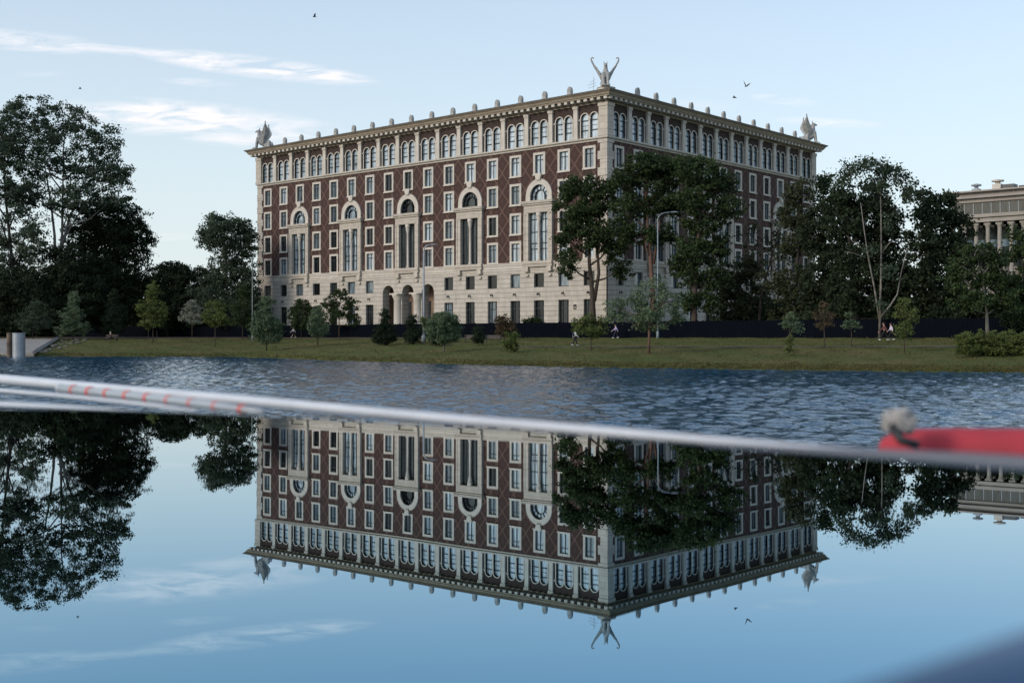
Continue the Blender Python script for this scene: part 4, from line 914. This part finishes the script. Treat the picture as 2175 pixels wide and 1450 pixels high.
# ------------------------------------------------------------------ people
CM = {}
def cmat(n, c):
    if n not in CM: CM[n] = mat(n, c, .85)
    return CM[n]
def skin_obj(name, nodes, edges, m, parent, sub=2):
    me = bpy.data.meshes.new(name); names = list(nodes); me.from_pydata([nodes[x][0] for x in names], [(names.index(a), names.index(b)) for a, b in edges], [])
    me.materials.append(m); o = link(bpy.data.objects.new(name, me), parent)
    md = o.modifiers.new('skin', 'SKIN'); md.use_smooth_shade = True
    for i, x in enumerate(names):
        r = nodes[x][1]; me.skin_vertices[0].data[i].radius = (r, r) if not isinstance(r, tuple) else r
    me.skin_vertices[0].data[0].use_root = True
    s = o.modifiers.new('sub', 'SUBSURF'); s.levels = 1; s.render_levels = sub
    return o
def person(u, y, heading, lab, shirt, legs, hair, stride=.32, arm=.5, h=1.72, shorts=False, pack=None, cat='person', coat=0, bend=.0, shoe=(.6, .6, .58), skinlegs=False):
    d = hit(u, y) if isinstance(y, (int, float)) else y[0]
    X = kk(u) * d; e = empty('person', (X, d, ground(X, d) + .02), heading); tag(e, lab, 'person', 'people by the fence')
    s = h / 1.75; n = {}
    V = lambda x, y, z: (x * s, y * s, z * s)             # x forward, y left, z up
    b = bend
    n['pel'] = (V(0, 0, .95), .13 * s); n['waist'] = (V(.02 + b * .3, 0, 1.12), .115 * s); n['chest'] = (V(.02 + b * .7, 0, 1.34), (.15 * s, .12 * s)); n['neck'] = (V(.03 + b, 0, 1.5), .055 * s); n['head0'] = (V(.04 + b * 1.1, 0, 1.6), .085 * s); n['head1'] = (V(.05 + b * 1.15, 0, 1.69), .085 * s)
    E = [('pel', 'waist'), ('waist', 'chest'), ('chest', 'neck'), ('neck', 'head0'), ('head0', 'head1')]
    for sd, sg in (('l', 1), ('r', -1)):
        st = stride * sg
        n['hip' + sd] = (V(st * .08, .1 * sg, .9), .09 * s); n['kn' + sd] = (V(st * .6 + .05, .1 * sg, .5), .06 * s); n['an' + sd] = (V(st * (1.0 if st > 0 else 1.25), .1 * sg, .09 if st >= 0 else .15), .04 * s); n['toe' + sd] = (V(st * (1.0 if st > 0 else 1.25) + .17, .11 * sg, .045 if st >= 0 else .06), .036 * s)
        n['sh' + sd] = (V(.02 + b * .85, .17 * sg, 1.42), .06 * s); n['el' + sd] = (V(.0 + b * .6 - st * arm * .6, .24 * sg, 1.14), .042 * s); n['wr' + sd] = (V(.12 + b * .6 - st * arm * 1.3, .23 * sg, .92), .028 * s); n['ha' + sd] = (V(.15 + b * .6 - st * arm * 1.4, .23 * sg, .85), .034 * s)
        E += [('pel', 'hip' + sd), ('hip' + sd, 'kn' + sd), ('kn' + sd, 'an' + sd), ('an' + sd, 'toe' + sd), ('chest', 'sh' + sd), ('sh' + sd, 'el' + sd), ('el' + sd, 'wr' + sd), ('wr' + sd, 'ha' + sd)]
        hx = n['ha' + sd][0]
        for i in range(4):
            n['f%d%s' % (i, sd)] = ((hx[0] + (.03 - i * .02) * s, hx[1] - .005 * sg, hx[2] - (.085 - .008 * abs(i - 1.5)) * s), .009 * s); E.append(('ha' + sd, 'f%d%s' % (i, sd)))
        n['th' + sd] = ((hx[0] + .055 * s, hx[1], hx[2] - .035 * s), .01 * s); E.append(('ha' + sd, 'th' + sd))
    bo = skin_obj('body', n, E, M['skin'], e, 2)
    q = MB(); hd = n['head1'][0]; q.ell((hd[0] - .015 * s, 0, hd[2] + .015 * s), (.115 * s, .1 * s, .115 * s), 12, 8); q.obj('hair', cmat('hair_%d' % int(hair[0] * 1000), hair), e, True)
    q = MB(); q.ell((hd[0] + .1 * s, 0, hd[2] - .05 * s), (.03 * s, .018 * s, .025 * s), 8, 5); q.ell((hd[0] + .04 * s, 0, hd[2] - .05 * s), (.065 * s, .07 * s, .09 * s), 10, 6); q.obj('face', M['skin'], e, True)
    def sub(keys, grow, edges): return {k: (n[k][0], tuple(r + grow for r in n[k][1]) if isinstance(n[k][1], tuple) else n[k][1] + grow) for k in keys}, edges
    nn, ee = sub(['chest', 'waist', 'pel', 'shl', 'shr', 'ell', 'elr', 'wrl', 'wrr'], .022, [('chest', 'waist'), ('waist', 'pel'), ('chest', 'shl'), ('chest', 'shr'), ('shl', 'ell'), ('shr', 'elr'), ('ell', 'wrl'), ('elr', 'wrr')])
    if coat: nn['hem'] = (V(0, 0, .95 - coat), .17 * s); ee.append(('pel', 'hem'))
    skin_obj('top', nn, ee, cmat('cloth_%d_%d' % (int(shirt[0] * 999), int(shirt[2] * 999)), shirt), e)
    ks_ = ['pel', 'hipl', 'hipr', 'knl', 'knr'] + ([] if shorts else ['anl', 'anr']); ee = [('pel', 'hipl'), ('pel', 'hipr'), ('hipl', 'knl'), ('hipr', 'knr')] + ([] if shorts else [('knl', 'anl'), ('knr', 'anr')])
    nn, ee = sub(ks_, .018, ee); skin_obj('trousers', nn, ee, cmat('cloth_%d_%d' % (int(legs[0] * 999), int(legs[2] * 999)), legs), e)
    for sd in 'lr':
        a, t = n['an' + sd][0], n['toe' + sd][0]; q = MB(); q.tube([(a[0] - .06 * s, a[1], a[2] - .03), ((a[0] + t[0]) / 2, a[1], t[2] + .015), (t[0] + .05, t[1], t[2])], [.05, .055, .035], 8); q.obj('shoe', cmat('shoe_%d' % int(shoe[0] * 100), shoe), e, True)
    if pack: q = MB(); c = n['chest'][0]; q.ell((c[0] - .2 * s, 0, c[2] - .1), (.11, .16, .22), 10, 8); q.obj('backpack', cmat('pack', pack), e, True)
    return e
person(1221, 734.5, R(20), 'person in white top with small dark backpack walking on the lower path', (.62, .64, .66), (.015, .02, .025), (.25, .23, .2), .3, .6, 1.72, pack=(.02, .03, .06))
person(1308, 718.3, R(175), 'person in lilac top walking left by the fence', (.36, .32, .52), (.015, .02, .04), (.03, .02, .02), .26, 1.1, 1.68)
person(624, 715.5, R(200), 'person in white top and dark shorts strolling by the fence at left', (.42, .44, .50), (.01, .015, .03), (.03, .02, .02), .3, .9, 1.72, shorts=True)
person(1879, 723, R(170), 'person in dark red and cream clothes with white shoes walking ahead', (.13, .05, .045), (.008, .008, .012), (.06, .03, .02), .4, .7, 1.74, bend=.05)
person(1893, 723, R(175), 'person in white top walking close behind the one in dark red', (.60, .56, .66), (.008, .008, .012), (.03, .02, .02), .28, .5, 1.68)
# seated figure on a low bench at left
bench(237, 724, 26, 'low bench under the person sitting at left')
d = hit(237, 724); X = kk(236) * d; e = empty('person', (X, d - .12, ground(X, d)), R(-95)); tag(e, 'person in dark clothes with pale cap sitting on the left bench', 'person')
n = {'pel': ((0, 0, .55), .13), 'waist': ((.04, 0, .72), .12), 'chest': ((.08, 0, .95), (.15, .12)), 'neck': ((.11, 0, 1.12), .055), 'h0': ((.14, 0, 1.2), .085), 'h1': ((.15, 0, 1.29), .085)}
E = [('pel', 'waist'), ('waist', 'chest'), ('chest', 'neck'), ('neck', 'h0'), ('h0', 'h1')]
for sd, sg in (('l', 1), ('r', -1)):
    n.update({'hi' + sd: ((.06, .1 * sg, .53), .09), 'kn' + sd: ((.48, .13 * sg, .5), .065), 'an' + sd: ((.5, .13 * sg, .09), .042), 'to' + sd: ((.66, .14 * sg, .045), .036), 'sh' + sd: ((.08, .17 * sg, 1.03), .06), 'el' + sd: ((.14, .25 * sg, .78), .042), 'wr' + sd: ((.36, .17 * sg, .66), .028), 'ha' + sd: ((.43, .15 * sg, .64), .034)})
    E += [('pel', 'hi' + sd), ('hi' + sd, 'kn' + sd), ('kn' + sd, 'an' + sd), ('an' + sd, 'to' + sd), ('chest', 'sh' + sd), ('sh' + sd, 'el' + sd), ('el' + sd, 'wr' + sd), ('wr' + sd, 'ha' + sd)]
    for i in range(4): n['f%d%s' % (i, sd)] = ((.50, (.12 + .02 * i) * sg, .60), .009); E.append(('ha' + sd, 'f%d%s' % (i, sd)))
    n['th' + sd] = ((.45, .1 * sg, .62), .01); E.append(('ha' + sd, 'th' + sd))
skin_obj('body', n, E, M['skin'], e)
nn = {k: (v[0], tuple(x + .02 for x in v[1]) if isinstance(v[1], tuple) else v[1] + .02) for k, v in n.items() if k in ('pel', 'waist', 'chest', 'shl', 'shr', 'ell', 'elr', 'wrl', 'wrr')}
nn = {k: nn[k] for k in ('pel', 'waist', 'chest', 'shl', 'shr', 'ell', 'elr', 'wrl', 'wrr')}
skin_obj('jacket', nn, [('pel', 'waist'), ('waist', 'chest'), ('chest', 'shl'), ('chest', 'shr'), ('shl', 'ell'), ('shr', 'elr'), ('ell', 'wrl'), ('elr', 'wrr')], cmat('black_cloth', (.012, .015, .02)), e)
nn = {k: (n[k][0], n[k][1] + .018) for k in ('pel', 'hil', 'hir', 'knl', 'knr', 'anl', 'anr')}
skin_obj('trousers', nn, [('pel', 'hil'), ('pel', 'hir'), ('hil', 'knl'), ('hir', 'knr'), ('knl', 'anl'), ('knr', 'anr')], cmat('black_cloth', (.012, .015, .02)), e)
q = MB(); q.ell((.13, 0, 1.32), (.12, .105, .1), 12, 8); q.ell((.25, 0, 1.29), (.09, .08, .02), 10, 5); q.obj('cap', cmat('pale_cap', (.5, .5, .48)), e, True)

# ------------------------------------------------------------------ birds
bmt = mat('dark_feathers', (.035, .035, .04), .8)
def bird(u, y, d, rz, flap, roll, lab):
    e = empty('bird', at(u, y, d)); e.rotation_euler = (roll, 0, rz); tag(e, lab, 'bird', 'birds in the sky')
    n = {'b': ((0, 0, 0), .05), 'c': ((.1, 0, .01), .04), 'h': ((.18, 0, .03), .03), 'k': ((.24, 0, .02), .008), 't': ((-.12, 0, 0), .025), 'u': ((-.24, 0, 0), (.012, .04))}
    skin_obj('body', n, [('b', 'c'), ('c', 'h'), ('h', 'k'), ('b', 't'), ('t', 'u')], bmt, e, 1)
    for s in (1, -1):
        q = MB(); z1, z2 = .2 * flap, .34 * flap
        P = [(.09, .03 * s, .02), (.11, .22 * s, z1), (-.04, .48 * s, z2), (-.08, .3 * s, z1 * .9), (-.1, .04 * s, .01)]
        q.add(P + [(x, y_, z - .012) for x, y_, z in P], [(0, 1, 3, 4), (1, 2, 3), (5, 9, 8, 6), (6, 8, 7), (0, 5, 6, 1), (1, 6, 7, 2), (2, 7, 8, 3), (3, 8, 9, 4), (4, 9, 5, 0)])
        fixn(q.obj('wing', bmt, e))
bird(668, 36, 130, R(200), .6, R(15), 'dark bird highest in the sky, upper left'); bird(1585, 184, 120, R(120), 1.5, R(10), 'dark bird with raised wings right of the corner statue, upper of two')
bird(1560, 208, 120, R(180), .5, R(-20), 'small dark bird lower of the two right of the corner statue'); bird(170, 189, 160, R(20), .8, R(10), 'tiny bird above the far left trees')

# ------------------------------------------------------------------ foreground: glossy panel that mirrors the scene
HM = .15; TA = 30 / F                                         # height under the lens, downward slope away from it
def pan(u, y, dz=0):
    Y = HM * F / (y - 745); return Vector(((u - CX) / F * Y, Y, EYE - HM - TA * Y + dz))
far = [(-420, 866), (-100, 868), (150, 870), (400, 876), (600, 886), (850, 899), (1087, 912), (1300, 929), (1500, 944), (1700, 955), (1850, 963), (2050, 975), (2400, 1000), (2900, 1040)]
farp = [pan(*p) for p in far]
near = [Vector((x, y, EYE - HM - TA * y)) for x, y in [(1.3, 1.40), (.95, 1.22), (.66, .972), (.5, .831), (.33, .682), (.2, .568), (.03, .418), (-.18, .27), (-.5, .2), (-1.6, .15), (-2.4, 1.2)]]
gp_ = mat('glossy_dark_blue_lacquer', (.035, .26, .42), .0, metal=1); p = gp_.node_tree.nodes['Principled BSDF']
pa = empty('polished_panel', (0, 1.2, EYE - HM)); tag(pa, 'dark blue glossy surface close to the camera mirroring the building and sky', 'panel')
def rel(v): return Vector(v) - Vector(pa.location)
q = MB(); ring = [rel(v) for v in farp + near]; n = len(ring)
q.add(ring, [tuple(range(n))[::-1]])
_n = gp_.node_tree; _t = _n.nodes.new('ShaderNodeTexCoord'); _z = _n.nodes.new('ShaderNodeTexNoise'); _z.inputs['Scale'].default_value = 5; _z.inputs['Detail'].default_value = 1; _n.links.new(_t.outputs['Object'], _z.inputs[0])
_b = _n.nodes.new('ShaderNodeBump'); _b.inputs['Strength'].default_value = 1; _b.inputs['Distance'].default_value = .00012; _n.links.new(_z.outputs[0], _b.inputs['Height']); _n.links.new(_b.outputs[0], p.inputs['Normal'])
top_ = q.obj('top_surface', gp_, pa)
q = MB(); cen = rel(Vector((-.2, 1.3, EYE - HM)))
prof = [(0, 0), (.010, -.0012), (.020, -.005), (.029, -.011), (.036, -.019), (.041, -.030), (.043, -.045), (.043, -.10)]
def offset(i, o):
    a = ring[(i - 1) % n]; b = ring[i]; c = ring[(i + 1) % n]
    t1 = (b - a); t2 = (c - b); t1.z = t2.z = 0; t1.normalize(); t2.normalize(); n1 = Vector((-t1.y, t1.x, 0)); n2 = Vector((-t2.y, t2.x, 0)); m = (n1 + n2).normalized(); f = 1 / max(.5, m.dot(n1))
    return b + m * o * f
vs = []
for i in range(n):
    isfar = i < len(farp)
    for o, z in prof: p_ = offset(i, o * (.12 if isfar else 1.6)); vs.append(p_ + Vector((0, 0, z * (.35 if isfar else 1.6))))
m_ = len(prof); q.add(vs, [(i * m_ + j, i * m_ + j + 1, ((i + 1) % n) * m_ + j + 1, ((i + 1) % n) * m_ + j) for i in range(n) for j in range(m_ - 1)])
sd_ = fixn(q.obj('rolled_edge', mat('dark_edge_lacquer', (.020, .075, .15), .22, metal=.85), pa, True))
q = MB()
pts = [rel(v) + Vector((.046, -.048, -.064)) for v in near[:8]]; q.tube(pts, .05, 12); q.obj('rubber_seal', M['dark'], pa, True)
q = MB(); q.tube([rel(v) + Vector((0, .004, -.001)) for v in farp[8:]], [.004, .006, .008, .011, .013, .013], 10); q.obj('grey_trim', mat('grey_trim_rubber', (.10, .11, .135), .5), pa, True)
q = MB(); q.box(-1.5, .55, -.55, .6, -2.9, -.11); q.obj('cabin_body', mat('dark_painted_body', (.02, .03, .045), .4), pa)
wp = mat('white_gloss_paint', (.60, .63, .67), .35, noise=(.50, .53, .57), nscale=3)
def onp(u, y, dz=0): return pan(u, y, dz)
q = MB(); L1 = [(-600, 752), (-250, 779), (0, 805), (250, 827), (500, 848), (750, 871), (1000, 893), (1200, 909), (1500, 934), (1700, 949), (1830, 956)]
L1p = [onp(u, y) for u, y in L1[1:]]; rad = [10.5 / F * p.y for p in L1p]; rad[-1] *= .5; rad[-2] *= .7; rad[-3] *= .85
q.tube(L1p, rad, 16); o = q.obj('white_boom', wp, None, True); tag(o, 'long white tube running along the far edge of the mirroring surface', 'tube')
q = MB(); S1 = [(128, 823), (230, 833), (350, 846), (460, 859), (560, 871)]
sp_ = [onp(u, y, -.004) for u, y in S1]; e = empty('striped_tube', sp_[0]); tag(e, 'grey tube with thin red rings lying beside the white tube', 'tube')
rl = lambda v: Vector(v) - sp_[0]
q.tube([rl(v) for v in sp_], [9.5 / F * v.y * (.6 if i == 4 else 1) for i, v in enumerate(sp_)], 14); q.obj('tube', mat('grey_tube_paint', (.34, .38, .41), .35), e, True)
rm = mat('red_ring_paint', (.70, .06, .03), .5)
for u in (158, 192, 230, 272, 315, 360, 408, 460, 515):
    y = float(np.interp(u, [a for a, b in S1], [b for a, b in S1])); c = onp(u, y, -.004); t = (sp_[2] - sp_[0]).normalized(); q = MB(); wd = (4.4 if 180 < u < 330 else 2.6) / F * c.y
    q.tube([rl(c - t * wd * 1.2), rl(c + t * wd * 1.2)], 11.2 / F * c.y, 14); q.obj('ring', rm, e, True)
q = MB(); q.ell((0, 0, 0), (10 / F * sp_[0].y, 10 / F * sp_[0].y, 11 / F * sp_[0].y)); q.obj('end_cap', wp, e, True)
q = MB(); L2 = [(-250, 806), (0, 829), (120, 839), (220, 849), (330, 861), (420, 872)]
lp = [onp(u, y) for u, y in L2]; q.tube(lp, [4.5 / F * p.y for p in lp[:-1]] + [.002], 10); o = q.obj('white_rod', wp, None, True); tag(o, 'thin white rod below the ringed tube at the left edge', 'rod')
q = MB(); L3 = [(-250, 854), (0, 858), (90, 862), (200, 867), (300, 871)]
lp = [onp(u, y) for u, y in L3]; q.tube(lp, [w_ / F * v.y for w_, v in zip((6, 6, 5, 3, .5), lp)], 10); o = q.obj('pale_rod', mat('pale_grey_paint', (.6, .65, .7), .3), None, True); tag(o, 'short pale rod nearest the mirroring surface at far left', 'rod')
# red padded bar with a frayed rope knot, beyond the panel at right
dR = 2.75; ra = at(1866, 944, dR); rb = at(2360, 956, dR - .15); e = empty('red_cushion', ra); tag(e, 'blurred red padded bar lying beyond the panel at right', 'cushion')
q = MB(); vec = rb - ra; pts = []; rad = []
for t, r in ((0, .012), (.02, .028), (.07, .042), (.14, .050), (.3, .054), (.6, .056), (1, .056)): pts.append(vec * t + Vector((0, 0, -.012))); rad.append(r)
q.tube(pts, rad, 18); q.obj('padding', mat('red_fabric', (.42, .040, .055), .85, noise=(.30, .03, .042), nscale=9), e, True)
c = at(1910, 895, 2.6); e = empty('rope_knot', c); tag(e, 'frayed whitish rope knot on the left end of the red bar', 'knot')
g = np.random.default_rng(9)
q = MB()
for i in range(10):
    a = g.uniform(0, 6.28); t = g.uniform(-1, 1); pts = [Vector((.024 * math.cos(a + s * 1.1) * (1 - .2 * t), .024 * math.sin(a + s * 1.1), .022 * math.sin(s * 1.7 + i) * t + .003 * i - .012)) for s in np.linspace(0, 4.5, 12)]; q.tube(pts, .0065, 7)
q.obj('knot', mat('whitish_rope', (.44, .43, .41), .9, noise=(.24, .23, .22), nscale=60), e, True)
cen = g.normal(size=(1500, 3)); cen /= np.linalg.norm(cen, axis=1)[:, None]; a = cen + g.normal(size=cen.shape) * .6; a /= np.linalg.norm(a, axis=1)[:, None]; b = np.cross(a, g.normal(size=a.shape)); b /= np.linalg.norm(b, axis=1)[:, None]
link(bpy.data.objects.new('frayed_fibres', quads_mesh('frayed_fibres', cen * np.array([.030, .023, .021]) * g.uniform(.55, 1.3, (1500, 1)), a * .010, b * .0022, mat('rope_fibre', (.6, .58, .55), .9))), e)
q = MB(); q.tube([rb * 0 + at(1895, 905, 2.58) - c, at(1915, 935, 2.55) - c, at(1950, 945, 2.55) - c], .010, 8); q.obj('dark_strap', M['dark'], e, True)
